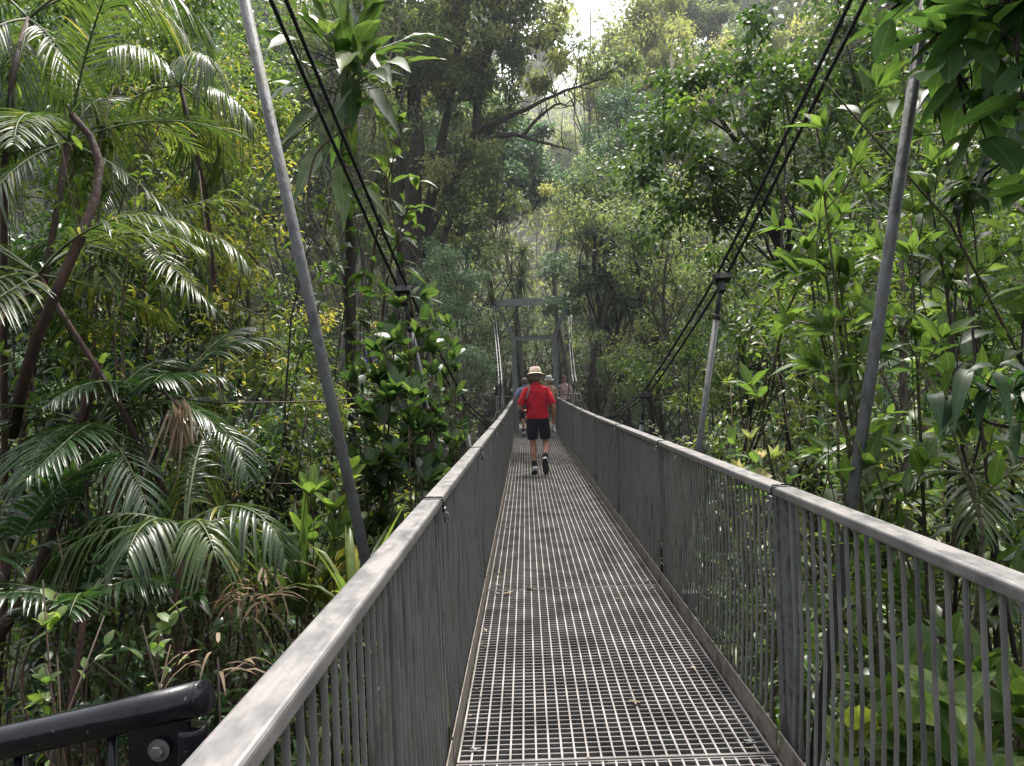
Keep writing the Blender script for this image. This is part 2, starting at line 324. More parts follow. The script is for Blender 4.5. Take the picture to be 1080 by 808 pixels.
def clump_crown(LV, centres, rad, per, L, W, droop=.25, out=.7, var=.28, base_rnd=.5, flat=.75):
    """leaf clumps round the given centres: uneven outline, gaps between the clumps"""
    centres = np.asarray(centres)
    for c in centres:
        k = max(4, int(per*R.uniform(.6, 1.4))); rr = rad*R.uniform(.55, 1.35)
        o = R.normal(size=(k, 3)); o = nrm(o)*(R.uniform(0, 1, (k, 1))**.5)
        o[:, 2] *= flat; pos = c+o*rr
        d = nrm(o*out+rdir(k)*.7+np.array([0, 0, -.1]))
        up = nrm(np.array([0, 0, 1.])+rdir(k)*.65)
        t = np.clip(base_rnd+R.normal()*var*.6+R.normal(size=k)*var*.5+o[:, 2]*.12, 0, 1)
        s = R.uniform(.6, 1.25, k)
        LV.add(pos, d, up, L*s, W*s, droop, t)
def lobes(lst, spacing):
    """clump centres spread through a few ellipsoid lobes (centre, rx, ry, rz)"""
    out = []
    for c, rx, ry, rz in lst:
        n = max(3, int(4*rx*ry*rz/spacing**3)); o = rdir(n)*(R.uniform(.15, 1, (n, 1))**.45)
        out.append(np.asarray(c)+o*np.array([rx, ry, rz])*R.uniform(.85, 1.15, (n, 1)))
    return np.vstack(out)
def bent(p0, p1, n=6, j=.06):
    p0 = np.asarray(p0, float); p1 = np.asarray(p1, float); t = np.linspace(0, 1, n)[:, None]
    q = p0+(p1-p0)*t; L = np.linalg.norm(p1-p0); w = np.sin(t*PI)
    a, b = R.normal(size=3), R.normal(size=3)
    return q+L*j*(a*w+b*np.sin(t*2*PI)*.6)

def ground_z(x, y):
    x = np.asarray(x, float); y = np.asarray(y, float)
    a = np.clip((y+1)/4, 0, 1); b = np.clip((26-y)/8, 0, 1)
    v = (a*a*(3-2*a))*(b*b*(3-2*b))
    z = -.55-2.6*v+.05*np.abs(x)*np.clip(y/10, 0, 1)*1.2
    z = z+np.clip(y-27, 0, 200)*.2+np.clip(y-50, 0, 90)*.35+np.clip(np.abs(x)-6, 0, 40)*.16*np.clip((y-4)/12, 0, 1)
    z = z+.25*np.sin(x*.7+1.3)*np.cos(y*.55)+.12*np.sin(x*1.9+y*1.3)
    return z
def GZ(x, y): return float(ground_z(x, y))

# ------------------------------------------------------------------ world and sun
w = bpy.data.worlds.new('World'); S.world = w; w.use_nodes = True
nt = w.node_tree; nt.nodes.clear()
SUN_EL, SUN_AZ = math.radians(68), math.radians(14)     # azimuth from +Y (ahead of the camera) towards +X
sky = N(nt, 'ShaderNodeTexSky', sky_type='NISHITA', sun_disc=False, sun_elevation=SUN_EL, sun_rotation=SUN_AZ, air_density=1.2, dust_density=6, ozone_density=1)
hs = N(nt, 'ShaderNodeHueSaturation'); hs.inputs['Saturation'].default_value = .3; hs.inputs['Value'].default_value = 2.75
bg = N(nt, 'ShaderNodeBackground'); bg.inputs['Strength'].default_value = .15
wo = N(nt, 'ShaderNodeOutputWorld')
nt.links.new(sky.outputs[0], hs.inputs['Color']); nt.links.new(hs.outputs[0], bg.inputs[0]); nt.links.new(bg.outputs[0], wo.inputs['Surface'])
sd = bpy.data.lights.new('sun', 'SUN'); so = bpy.data.objects.new('sun', sd); COL.objects.link(so)
sd.energy = 5.0; sd.angle = math.radians(3); sd.color = (1, .95, .86)
sv = Vector((math.sin(SUN_AZ)*math.cos(SUN_EL), math.cos(SUN_AZ)*math.cos(SUN_EL), math.sin(SUN_EL)))
so.rotation_euler = sv.to_track_quat('Z', 'Y').to_euler(); so.location = (10, 20, 40)

cy = S.cycles
cy.max_bounces = 6; cy.diffuse_bounces = 3; cy.glossy_bounces = 2; cy.transmission_bounces = 3; cy.volume_bounces = 0; cy.transparent_max_bounces = 4
cy.use_denoising = True; cy.denoiser = 'OPENIMAGEDENOISE'; cy.use_adaptive_sampling = False
cy.sample_clamp_indirect = 6; cy.caustics_reflective = False; cy.caustics_refractive = False
cy.use_light_tree = False
try: cy.volume_step_rate = 1
except Exception: pass
S.render.use_persistent_data = False
# ------------------------------------------------------------------ terrain
def sheet(name, x0, x1, y0, y1, nx, ny, mat, zf, lab, kind='structure'):
    xs = np.linspace(x0, x1, nx); ys = np.linspace(y0, y1, ny); X, Y = np.meshgrid(xs, ys)
    mb = MB(); i = np.arange(nx*ny).reshape(ny, nx)
    mb.add(np.stack([X, Y, zf(X, Y)], 2).reshape(-1, 3), np.stack([i[:-1, :-1], i[:-1, 1:], i[1:, 1:], i[1:, :-1]], 2).reshape(-1, 4))
    return tag(mb.build(name, mat), lab, kind=kind)
sheet('ground', -90, 90, -12, 230, 181, 243, G['soil'], ground_z, 'dark leaf covered forest floor falling into the gully under the bridge')

# ------------------------------------------------------------------ the bridge
PL = 2.6; Y0 = 3.014; XL, XR = -.337, .938; KS = range(-2, 9)
def zd(y): return -.055*math.sin(PI*min(max(y/26, 0), 1))**2
br = thing('suspension_bridge', (.3, Y0, 0), 'narrow steel suspension footbridge deck with open grating floor running to the far portal', 'footbridge')
for k in KS:
    ya, yb = Y0+k*PL+.006, Y0+(k+1)*PL-.006
    if k == 8: yb = 25.6
    za, zb = zd(ya), zd(yb)
    def at(x, y, z=0.): return np.array([x, y, za+(zb-za)*(y-ya)/(yb-ya)+z])
    mb = MB(); n = 24; mi = 0
    for i in range(n+1):
        x = XL+.012+(XR-XL-.024)*i/n
        mb.beam(at(x, ya, -.015), at(x, yb, -.015), .0075, .03, mi=0)
    y = ya+.02
    while y < yb-.01:
        mb.beam(at(XL+.01, y, -.011), at(XR-.01, y, -.011), .0065, .016, mi=1); y += .044
    for yy in (ya+.004, yb-.004): mb.beam(at(XL+.008, yy, -.0165), at(XR-.008, yy, -.0165), .007, .035, mi=1)
    mb.build('deck_panel', [G['gratebar'], G['gratecross']], br, smooth=False)
    for yy in (ya+.1, yb-.1):
        for x in (XL+.075, XR-.075):
            mb = MB()
            for dy in (-.012, .012): mb.beam(at(x-.022, yy+dy, .0035), at(x+.022, yy+dy, .0035), .008, .004)
            mb.tube([at(x, yy, -.003), at(x, yy, .007)], .009, 6)
            mb.build('hold_down_clip', G['galv'], br, smooth=False)
for k in range(-1, 9):
    y = Y0+k*PL; z = zd(y)
    mb = MB(); mb.beam((-.62, y, z-.11), (1.22, y, z-.11), .1, .1); mb.build('cross_beam', G['galvdark'], br, smooth=False)
mb = MB()
for x in (XL+.03, XR-.03):
    for k in KS:
        a, b = Y0+k*PL+.051, Y0+(k+1)*PL-.051
        mb.beam((x, a, zd(a)-.08), (x, b, zd(b)-.08), .05, .075)
mb.build('edge_stringer', G['galvdark'], br, smooth=False)

# railings: one thing per side, each with its sections, posts and bars
def railing(sgn, label):
    nm = 'steel_railing'
    xk = XL-.006 if sgn < 0 else XR+.006
    xi = -.352 if sgn < 0 else .964; xo = xi+sgn*.078; xc = (xi+xo)/2; xb = xi+sgn*.02
    root = thing(nm, (xc, Y0, 0), label, 'railing'); bars = []
    for k in KS:
        ya, yb = Y0+k*PL+.014, Y0+(k+1)*PL-.014
        if k == 8: yb = 25.1
        za, zb = zd(ya), zd(yb); zz = lambda y, z, za=za, zb=zb, ya=ya, yb=yb: za+(zb-za)*(y-ya)/(yb-ya)+z
        mb = MB(); mb.beam((xc, ya, za+1.0375), (xc, yb, zb+1.0375), .078, .036, bev=.009); mb.build('handrail', G['rail'], root, smooth=False)
        mb = MB(); mb.beam((xk, ya, za+.035), (xk, yb, zb+.035), .005, .13)
        mb.build('kick_plate', G['kick'], root, smooth=False)
        for y, w in ((ya+.03, .055), (yb-.03, .055)):
            mb = MB(); z0 = zz(y, -.1); mb.box((xb, y, (z0+zz(y, 1.019))/2), (.006, w/2, (zz(y, 1.019)-z0)/2)); mb.box((xb+sgn*.022, y-.02, (z0+zz(y, 1.019))/2), (.016, .003, (zz(y, 1.019)-z0)/2))
            mb.build('post', G['galvdark'], root, smooth=False)
        nb = int(round((yb-ya-.16)/.0715))
        for i in range(nb): bars.append((ya+.08+(yb-ya-.16)*(i+.5)/nb, zz))
    # visible bars, nearest first
    bars.sort(key=lambda b: abs(b[0]-1.6))
    seen = [b for b in bars if b[0] > 1.15][:99]; rest = [b for b in bars if b not in seen]
    def bar(mb, b):
        y, zz = b; lean = R.normal()*.002
        mb.tube([(xk+sgn*.011, y, zz(y, -.02)), (xb, y+lean*.5, zz(y, .5)), (xb, y+lean, zz(y, 1.021))], .0066, 6, cap=False)
    for b in seen:
        mb = MB(); bar(mb, b); mb.build('baluster', G['baluster'], root)
    mb = MB()
    for b in rest: bar(mb, b)
    o = mb.build('baluster', G['baluster'], root); o['kind'] = 'stuff'
    return root, xi, xc, xo
Lr = railing(-1, 'left steel railing of the footbridge, flat grey handrail over close vertical bars')
Rr = railing(1, 'right steel railing of the footbridge, flat grey handrail over close vertical bars')
def link(c, rx, rz, wire, ax):
    a = np.linspace(0, 2*PI, 17); return [np.asarray(c)+ax[0]*rx*math.cos(t)+ax[1]*rz*math.sin(t) for t in a]
ordn = ['nearest', 'second', 'third', 'fourth', 'fifth', 'sixth', 'seventh', 'eighth', 'ninth']
for side, (root, xi, xc, xo) in (('left', Lr), ('right', Rr)):
    sg = -1 if side == 'left' else 1
    for k in range(0, 8):
        y = Y0+k*PL; z = zd(y)+1.03
        t = thing('shackle', (xi, y, z-.03), f'{ordn[k]} shackle and wire tie along the {side} handrail, counted from the camera', 'shackle', f'shackles at the handrail joints on the {side}')
        inn = -sg
        mb = MB()
        ring = [(xi+inn*.006, y+.004, z-.03), (xi+inn*.008, y+.004, z+.012), (xi+inn*.002, y+.004, z+.031), (xc, y+.004, z+.0325), (xo-sg*.0, y+.004, z+.031), (xo+sg*.006, y+.004, z+.01), (xo+sg*.006, y+.004, z-.02)]
        mb.tube(ring, .0035, 6); mb.build('wire_tie', G['blacksteel'], t)
        mb = MB(); mb.tube(link((xi+inn*.016, y-.012, z-.035), .012, .026, 0, (np.array([0, 1., 0]), np.array([0, 0, 1.]))), .0045, 6, cap=False)
        mb.tube([(xi+inn*.016, y-.03, z-.012), (xi+inn*.016, y+.008, z-.012)], .005, 6); mb.build('bow', G['cast'], t)
        mb = MB(); mb.tube(link((xi+inn*.018, y+.012, z-.052), .009, .02, 0, (np.array([inn*1., 0, 0]), np.array([0, 0, 1.]))), .004, 6, cap=False); mb.build('chain_link', G['galv'], t)

# main cables: a pair of wire ropes each side, hanger rods down to the deck beams
CY = np.array([-1.2, 0, 1.5, 3.01, 5.61, 8.21, 10.81, 13.4, 16, 18.6, 21.2, 25.2])
CZ = np.array([6.6, 5.75, 4.75, 3.72, 2.22, 1.32, .97, .87, 1.07, 1.62, 2.45, 4.2])
COF = np.array([2.05, 1.87, 1.68, 1.48, 1.18, .99, .88, .84, .84, .9, 1.02, 1.27])
def cpt(y, sg, d=0.):
    return np.array([.3+sg*(np.interp(y, CY, COF))+d, y, np.interp(y, CY, CZ)])
for side, sg in (('left', -1), ('right', 1)):
    for j, d in (('inner', -sg*.036), ('outer', sg*.036)):
        ys = np.linspace(-1.2, 25.2, 60); pts = []
        for y in ys:
            pts.append([.3+sg*float(np.interp(y, CY, COF))+d, y, float(np.interp(y, CY, CZ))])
        pts = np.array(pts)
        for it in range(2): pts[1:-1] = .25*pts[:-2]+.5*pts[1:-1]+.25*pts[2:]
        mb = MB()
        mb.tube(pts[:44], .009, 8, mi=0); mb.tube(pts[43:], .012, 8, mi=1)  # far stretch takes the rope colour with light painted in
        arc = np.concatenate([[0], np.cumsum(np.linalg.norm(np.diff(pts[:44], axis=0), axis=1))]); na = int(arc[-1]/.016); u_ = np.linspace(0, arc[-1], na)
        cl_ = np.stack([np.interp(u_, arc, pts[:44, c_]) for c_ in range(3)], 1); tg_ = nrm(np.gradient(cl_, axis=0)); s_1 = nrm(np.cross(tg_, [1., 0, 0])); s_2 = np.cross(tg_, s_1)
        for q_ in range(6):
            ph = u_/.11*2*PI+q_*PI/3; mb.tube(cl_+.0076*(np.cos(ph)[:, None]*s_1+np.sin(ph)[:, None]*s_2), .0044, 4, cap=False)
        tag(mb.build('suspension_cable', [G['rope'], G['ropelit']]), f'{j} rope of the twin dark wire ropes along the {side} side of the footbridge', 'cable', f'suspension cables on the {side}')
    for k in range(-1, 9):
        y = Y0+k*PL
        if y < 0: continue
        top = cpt(y, sg); top[2] = float(np.interp(y, CY, CZ))
        base = np.array([(1.07 if sg > 0 else -.5)+0., y, zd(y)-.09])
        if k >= 8: continue
        mbt = thing('hanger_rod', base, f'{ordn[k]} grey hanger pipe from the camera, {side} side, rising to the twin cables', 'hanger', f'hanger pipes on the {side}')
        d = nrm(top-base); L = np.linalg.norm(top-base)
        mb = MB(); r = .023
        fork = min(.3, L*.3)
        mb.tube([base, base+d*(L-fork)], r, 12); mb.build('pipe', G['pipe'], mbt)
        mb = MB(); mb.tube([base+d*(L-fork), base+d*(L-.02)], .016, 8); mb.tube([base+d*(L-fork-.01), base+d*(L-fork+.03)], .027, 10); mb.build('fork_end', G['clampsteel'], mbt)
        mb = MB(); cdir = nrm(cpt(y+.3, sg)-cpt(y-.3, sg)); side_ = np.array([1., 0, 0]); up = np.cross(side_, cdir)
        mb.box(top, (.058, .04, .022), [side_, cdir, up]); mb.box(top-d*.06, (.024, .03, .05), [side_, cdir, up])
        for sx in (-.05, .05):
            mb.tube([top+side_*sx-up*.035, top+side_*sx+up*.035], .007, 6)
        mb.build('cable_clamp', G['clampsteel'], mbt, smooth=False)
        mb = MB(); mb.tube([top+side_*.05+up*.023, top+side_*.05+up*.034], .012, 6); mb.tube([top-side_*.05+up*.023, top-side_*.05+up*.034], .012, 6); mb.build('clamp_bolt', G['galvdark'], mbt)

# far portal
ty = 25.2
tw = thing('bridge_portal', (.35, ty, 0), 'grey steel portal at the far bridge end, flared arms under a wide beam', 'portal')
pxl, pxr = -.33, 1.03
def ibeam(mb, p0, p1, w, up=(0, 1, 0)):
    p0 = np.asarray(p0, float); p1 = np.asarray(p1, float); d = nrm(p1-p0); x = nrm(np.cross(d, up)); z = np.cross(x, d)
    for s_ in (-1, 1): mb.beam(p0+x*s_*w/2, p1+x*s_*w/2, .012, w, up=up)
    mb.beam(p0, p1, w-.016, .01, up=up)
for x in (pxl, pxr):
    mb = MB(); ibeam(mb, (x, ty, -1.2), (x, ty, 3.1), .15); mb.build('post', G['tower'], tw, smooth=False)
for s_, x in ((-1, pxl), (1, pxr)):
    mb = MB(); ibeam(mb, (x, ty, 3.1), (x+s_*.5, ty, 4.1), .13); mb.build('flared_arm', G['tower'], tw, smooth=False)
mb = MB(); ibeam(mb, (pxl+.09, ty, 3.02), (pxr-.09, ty, 3.02), .13, up=(0, 1, 0)); mb.build('cross_beam', G['tower'], tw, smooth=False)
mb = MB(); mb.beam((-.93, ty, 4.22), (1.63, ty, 4.22), .16, .22); mb.build('top_beam', G['tower'], tw, smooth=False)
for sg in (-1, 1):
    c = cpt(ty, sg); mb = MB()
    for d in (-.05, .05):
        mb.box((c[0]+d*2.2, ty-.05, 4.27), (.012, .12, .13))
    mb.box((c[0], ty-.05, 4.16), (.11, .12, .02)); mb.build('cable_saddle', G['galvdark'], tw, smooth=False)
# tail of the cable behind the portal
for side, sg in (('left', -1), ('right', 1)):
    c = cpt(ty, sg); mb = MB()
    for d in (-.05, .05): mb.tube([c+np.array([d, 0, 0]), (c[0]+d, 33, 1.2)], .014, 6)
    tag(mb.build('backstay_cable', G['ropelit']), f'pale backstay ropes running down behind the {side} end of the portal beam', 'cable')
# landing beyond the portal with a pipe fence each side
mb = MB(); mb.box((.35, 28.6, -.1), (1.7, 3.0, .06)); 
tag(mb.build('landing_platform', G['galvdark'], smooth=False), 'small grey platform behind the portal where people wait', kind='structure')
for side, sg in (('left', -1), ('right', 1)):
    t = thing('landing_fence', (.35+sg*1.1, 26, 0), f'pipe fence beside the {side} post of the far portal', 'fence')
    xa, xb_ = (pxl-.08, -1.0) if sg < 0 else (pxr+.08, 1.85)
    mb = MB(); mb.tube([(xa, 25.6, 1.1), (xb_, 25.6, 1.1), (xb_, 31, 1.1)], .024, 8); mb.build('top_rail', G['galv'], t)
    mb = MB(); mb.tube([(xa, 25.6, .55), (xb_, 25.6, .55), (xb_, 31, .55)], .02, 8); mb.build('mid_rail', G['galv'], t)
    for yy in (25.6, 27.3, 29, 31):
        mb = MB(); mb.tube([(xb_, yy, -.04), (xb_, yy, 1.1)], .024, 8); mb.build('post', G['galv'], t)

# black railing of the path in the lower left corner
a = P(-30, 788, 1.3); e = P(222, 738, 1.22)
t = thing('black_railing', (e[0], e[1], GZ(e[0], e[1])), 'short black painted pipe railing with a bolted end post, lower left corner', 'railing')
a = P(-60, 800, 1.32); m_ = P(60, 778, 1.29); e = P(214, 736, 1.25)
mb = MB(); mb.tube([P(-260, 826, 1.36), P(-60, 795, 1.31), P(0, 784, 1.295), P(110, 760, 1.27), P(213, 736, 1.25)], .0285, 24); o = mb.build('top_rail', G['blacksteel'], t)
mb = MB(); mb.lathe([(.0288, 0), (.0295, .002), (.0295, .005), (.027, .008), (0, .0085)], e-nrm(e-m_)*.004, 20, ax=[nrm(np.cross(e-m_, [0, 0, 1])), np.cross(nrm(np.cross(e-m_, [0, 0, 1])), nrm(e-m_)), nrm(e-m_)]); mb.build('end_cap', G['blacksteel'], t)
pc = P(203, 775, 1.25)
mb = MB(); mb.lathe([(.026, -.9), (.026, -.006), (.0235, .002), (.018, .003), (0, .0035)], (pc[0], pc[1], pc[2]+.012), 24); mb.build('end_post', G['blacksteel'], t)
pl = P(160, 775, 1.245)
mb = MB(); mb.box((pl[0]+.012, pl[1]+.003, pl[2]-.035), (.05, .006, .065)); mb.build('bolt_plate', G['blacksteel'], t, smooth=False)
bl = P(168, 791, 1.235)
mb = MB(); mb.lathe([(.018, 0), (.018, .003), (.0, .0031)], bl, 20, ax=[(1, 0, 0), (0, 0, 1), (0, -1, 0)]); mb.lathe([(.011, 0), (.011, .011), (.009, .0125), (0, .0127)], bl, 6, ax=[(1, 0, 0), (0, 0, 1), (0, -1, 0)]); mb.build('bolt', G['cast'], t, smooth=False)
for px in (118,):
    b = P(px, 772, 1.27); mb = MB(); mb.tube([b, b-np.array([0, 0, .85])], .0085, 10); mb.build('upright_bar', G['blacksteel'], t)
b = P(20, 790, 1.3); mb = MB(); mb.tube([b, b-np.array([0, 0, .85])], .0085, 10); mb.build('upright_bar', G['blacksteel'], t)

# ------------------------------------------------------------------ people
def skin(name, verts, edges, rads, mat, parent, sub=1):
    me = bpy.data.meshes.new(name); me.from_pydata([tuple(v) for v in verts], edges, [])
    o = bpy.data.objects.new(name+'_tmp', me); COL.objects.link(o)
    o.modifiers.new('Skin', 'SKIN'); sv_ = me.skin_vertices[0].data
    for i, r in enumerate(rads): sv_[i].radius = (r, r) if np.ndim(r) == 0 else r
    sv_[0].use_root = True
    s = o.modifiers.new('Sub', 'SUBSURF'); s.levels = sub; s.render_levels = sub
    dg = bpy.context.evaluated_depsgraph_get(); dg.update()
    m2 = bpy.data.meshes.new_from_object(o.evaluated_get(dg)); m2.name = name; m2.materials.clear(); m2.materials.append(mat)
    m2.polygons.foreach_set('use_smooth', np.ones(len(m2.polygons), bool))
    bpy.data.objects.remove(o); bpy.data.meshes.remove(me)
    q = bpy.data.objects.new(name, m2); COL.objects.link(q); q.parent = parent
    return q
def cloth(name, c, c2=None): return solid(name, c, c2 or tuple(x*.75 for x in c), 7, .85, spec=.2, bump=1.0, bscale=14)
SK = solid('skin', (.36, .17, .11), (.46, .24, .16), 8, .55)
HAIR = solid('hair_grey_brown', (.05, .035, .025), (.14, .11, .09), 60, .7)
EYE = solid('eye_dark', (.02, .015, .01), rough=.2)
LIP = solid('lip', (.35, .1, .08), rough=.5)
SOLE = solid('shoe_sole', (.01, .01, .012), (.03, .03, .03), 20, .8)
SHOE = solid('shoe_pale_grey', (.5, .49, .49), (.7, .68, .67), 10, .7)
def hand(V, E, Rd, wi, wrist, d, pal, side):
    """palm and five curled fingers growing from the wrist vertex wi; d down the hand, pal towards the palm, side towards the thumb"""
    d = nrm(d); pal = nrm(pal); sd_ = nrm(side)
    p = len(V); V.append(wrist+d*.045); Rd.append(.03); E.append((wi, p))
    k = len(V); V.append(wrist+d*.08); Rd.append(.03); E.append((p, k))
    for q, (off, ln) in enumerate(((.03, .068), (.011, .078), (-.009, .072), (-.028, .056))):
        a = len(V)
        V.append(wrist+d*.092+sd_*off); Rd.append(.0095); E.append((k, a))
        V.append(wrist+d*(.092+ln*.5)+sd_*off*1.05+pal*.012); Rd.append(.0088); E.append((a, a+1))
        V.append(wrist+d*(.092+ln*.8)+sd_*off*1.05+pal*(.034+ln*.1)); Rd.append(.0075); E.append((a+1, a+2))
    a = len(V)
    V.append(wrist+d*.045+sd_*.038+pal*.008); Rd.append(.012); E.append((p, a))
    V.append(wrist+d*.078+sd_*.056+pal*.02); Rd.append(.0098); E.append((a, a+1))
    V.append(wrist+d*.104+sd_*.056+pal*.036); Rd.append(.0085); E.append((a+1, a+2))
def person(loc, yaw, label, cols, pose, hat=None, scale=1., group=None, hair=None, longs=False):
    t = thing('person', loc, label, 'person', group)
    J = {'hipL': (-.09, 0, .93), 'hipR': (.09, 0, .93), 'knL': (-.1, .04, .5), 'knR': (.1, .04, .5), 'anL': (-.1, -.01, .09), 'anR': (.1, -.01, .09),
         'toL': (-.115, .13, .035), 'toR': (.115, .13, .035), 'elL': (-.27, -.03, 1.13), 'elR': (.27, -.03, 1.13), 'haL': (-.27, .08, .9), 'haR': (.27, .08, .9),
         'head': (0, .03, 1.66), 'lean': 0}
    J.update(pose); A = {k: np.array(v, float) for k, v in J.items() if k != 'lean'}
    ln = J['lean']; hd = A['head']
    V = []; E = []; Rd = []
    def v(p, r, par=None):
        V.append(np.array(p, float)); Rd.append(r)
        if par is not None: E.append((par, len(V)-1))
        return len(V)-1
    pel = v((0, 0, .98), .13); wa = v((0, ln*.3, 1.12), .115, pel); ch = v((0, ln*.7, 1.32), .13, wa); nk0 = v((0, ln, 1.46), .07, ch); nk = v((0, ln+(hd[1]-ln)*.5, 1.53), .052, nk0)
    j = v(hd+[0, .015, -.075], .062, nk); h0 = v(hd, .082, j); v(hd+[0, -.005, .075], .07, h0)
    v(hd+[0, .102, -.02], .013, h0); 
    for s_ in (-1, 1): v(hd+[s_*.085, -.005, -.01], .014, h0)
    for s_, e_, a_ in ((-1, 'elL', 'haL'), (1, 'elR', 'haR')):
        sh = v((s_*.185, ln*.95, 1.42), .058, ch); el = v(A[e_], .042, sh); mid = A[e_]*.45+A[a_]*.55
        fo = v(mid, .034, el); wr = v(A[a_], .025, fo)
        d = nrm(A[a_]-A[e_]); inn = nrm(np.cross(d, np.cross([-s_, .1, 0], d))); th = nrm(np.cross(d, inn))*(1 if s_ > 0 else -1)
        if th[1] < 0 and abs(d[1]) < .8: th = -th
        hand(V, E, Rd, wr, A[a_], d, inn, th)
    for s_, c in ((-1, 'L'), (1, 'R')):
        hp = v(A['hip'+c], .095, pel); th_ = v(A['hip'+c]*.5+A['kn'+c]*.5, .075, hp); kn = v(A['kn'+c], .054, th_)
        cf = v(A['kn'+c]*.68+A['an'+c]*.32+[0, -.018, 0], .054, kn); an = v(A['an'+c], .034, cf); v(A['to'+c]*.5+A['an'+c]*.5+[0, 0, -.012], .034, an)
    skin('body', V, E, Rd, SK, t, 1)
    # shirt: torso loft plus two sleeves
    mb = MB(); 
    rg = [((0, 0, .93), .196, .15), ((0, ln*.1, 1.0), .188, .142), ((0, ln*.3, 1.12), .178, .128), ((0, ln*.55, 1.24), .192, .135), ((0, ln*.8, 1.36), .205, .13), ((0, ln*.95, 1.43), .19, .108), ((0, ln, 1.475), .115, .085), ((0, ln+.01, 1.5), .075, .07)]
    mb.loft(rg, 24)
    V0 = mb.v[0]; an = np.arctan2(V0[:, 1], V0[:, 0]); V0 *= 1; V0[:, 0] += .006*np.sin(an*5+V0[:, 2]*23); V0 += (V0*np.array([1, 1, 0]))*(.03*np.sin(V0[:, 2:3]*38+an[:, None]*2.3)*np.clip((1.3-V0[:, 2:3])*4, 0, 1)); V0[:, 1] += .008*np.sin(an*4+V0[:, 2]*17)+.004*np.sin(V0[:, 2]*60)
    for s_, e_ in ((-1, 'elL'), (1, 'elR')):
        a = np.array([s_*.15, ln*.95, 1.43]); b = A[e_]; d = nrm(b-a); Ls = np.linalg.norm(b-a)*(1.0 if not longs else 1.0)
        x = nrm(np.cross(d, [0, 1, 0])); y = np.cross(d, x); M3 = [x, y, d]
        mb.loft([(a, .055, .07, M3), (a+d*Ls*.22, .066, .074, M3), (a+d*Ls*.5, .063, .068, M3), (a+d*Ls*.84, .064, .067, M3), (a+d*Ls*.89, .056, .06, M3)], 16)
    sh_o = mb.build('shirt', cols['shirt'], None); sh_o.parent = t
    mb = MB(); mb.loft([((0, ln-.0, 1.475), .082, .08), ((0, ln+.005, 1.505), .068, .066), ((0, ln+.008, 1.535), .062, .06), ((0, ln-.002, 1.51), .078, .075)], 16); c_ = mb.build('collar', cols['shirt'], None); c_.parent = sh_o
    # shorts
    mb = MB(); mb.loft([((0, 0, 1.0), .15, .11), ((0, 0, .93), .175, .13), ((0, 0, .85), .182, .135), ((0, 0, .82), .16, .11)], 24)
    for c, s_ in (('L', -1), ('R', 1)):
        a = A['hip'+c]+[0, 0, -.02]; b = A['kn'+c]; d = nrm(b-a); Ls = np.linalg.norm(b-a); x = nrm(np.cross(d, [0, 1, 0])); y = np.cross(d, x); M3 = [x, y, d]
        mb.loft([(a, .095, .115, M3), (a+d*Ls*.35, .1, .11, M3), (a+d*Ls*.74, .094, .1, M3), (a+d*Ls*.78, .086, .092, M3)] if not longs else [(a, .095, .115, M3), (a+d*Ls*.5, .09, .1, M3), (b, .07, .078, M3), (A['an'+c], .056, .062, M3)], 16)
    V1 = np.vstack(mb.v); 
    so_ = mb.build('shorts' if not longs else 'trousers', cols['shorts'], None); so_.parent = t
    for c in 'LR':
        an_, to_ = A['an'+c], A['to'+c]; d = nrm(to_-an_); kd = nrm(A['kn'+c]-an_)
        mb = MB(); x = nrm(np.cross(kd, [0, 1, 0])); y = np.cross(kd, x)
        mb.loft([(an_, .042, .045, [x, y, kd]), (an_+kd*.08, .043, .046, [x, y, kd]), (an_+kd*.13, .046, .05, [x, y, kd]), (an_+kd*.131, .036, .04, [x, y, kd])], 12); q = mb.build('sock', cols['sock'], None); q.parent = t
        # shoe: lofted along the foot, dark sole below
        nrml = np.array([0, d[2], -d[1]])*-1; nrml = nrm(nrml) if nrml[2] > 0 or abs(d[2]) > .8 else nrm(-nrml)
        if np.dot(nrml, kd) < 0: nrml = -nrml
        lat = nrm(np.cross(d, nrml)); heel = an_-d*.06-nrml*.035
        def fr(u, hh): return heel+d*u+nrml*hh
        mb = MB(); prof = [(0, .028, .02, .03), (.03, .04, .05, .04), (.09, .044, .055, .045), (.16, .048, .034, .022), (.22, .05, .026, .012), (.27, .036, .018, .006), (.285, .012, .008, .002)]
        mb.loft([(fr(u, hh), a_, b_, [lat, nrml, d]) for u, a_, b_, hh in prof], 14, True, True); s1 = mb.build('shoe', cols['shoe'], None); s1.parent = t
        mb = MB(); mb.loft([(fr(u-.006, -.028), a_*1.08, .012, [lat, nrml, d]) for u, a_, b_, hh in prof], 14, True, True); s2 = mb.build('sole', SOLE, None); s2.parent = s1
    # face and hair
    for s_ in (-1, 1):
        mb = MB(); mb.lathe([(0, -.011), (.008, -.008), (.011, 0), (.008, .008), (0, .011)], hd+[s_*.032, .08, .008], 8); q = mb.build('eye', EYE, None); q.parent = t
    mb = MB(); mb.tube([hd+[-.022, .08, -.058], hd+[0, .088, -.06], hd+[.022, .08, -.058]], .005, 6); q = mb.build('mouth', LIP, None); q.parent = t
    mb = MB(); mb.loft([(hd+[0, -.045, -.085], .058, .045), (hd+[0, -.035, -.04], .092, .07), (hd+[0, -.02, .02], .1, .09), (hd+[0, -.008, .07], .09, .095), (hd+[0, -.005, .11], .05, .06), (hd+[0, -.005, .122], .008, .01)], 20, True, True); q = mb.build('hair', hair or HAIR, None); q.parent = t
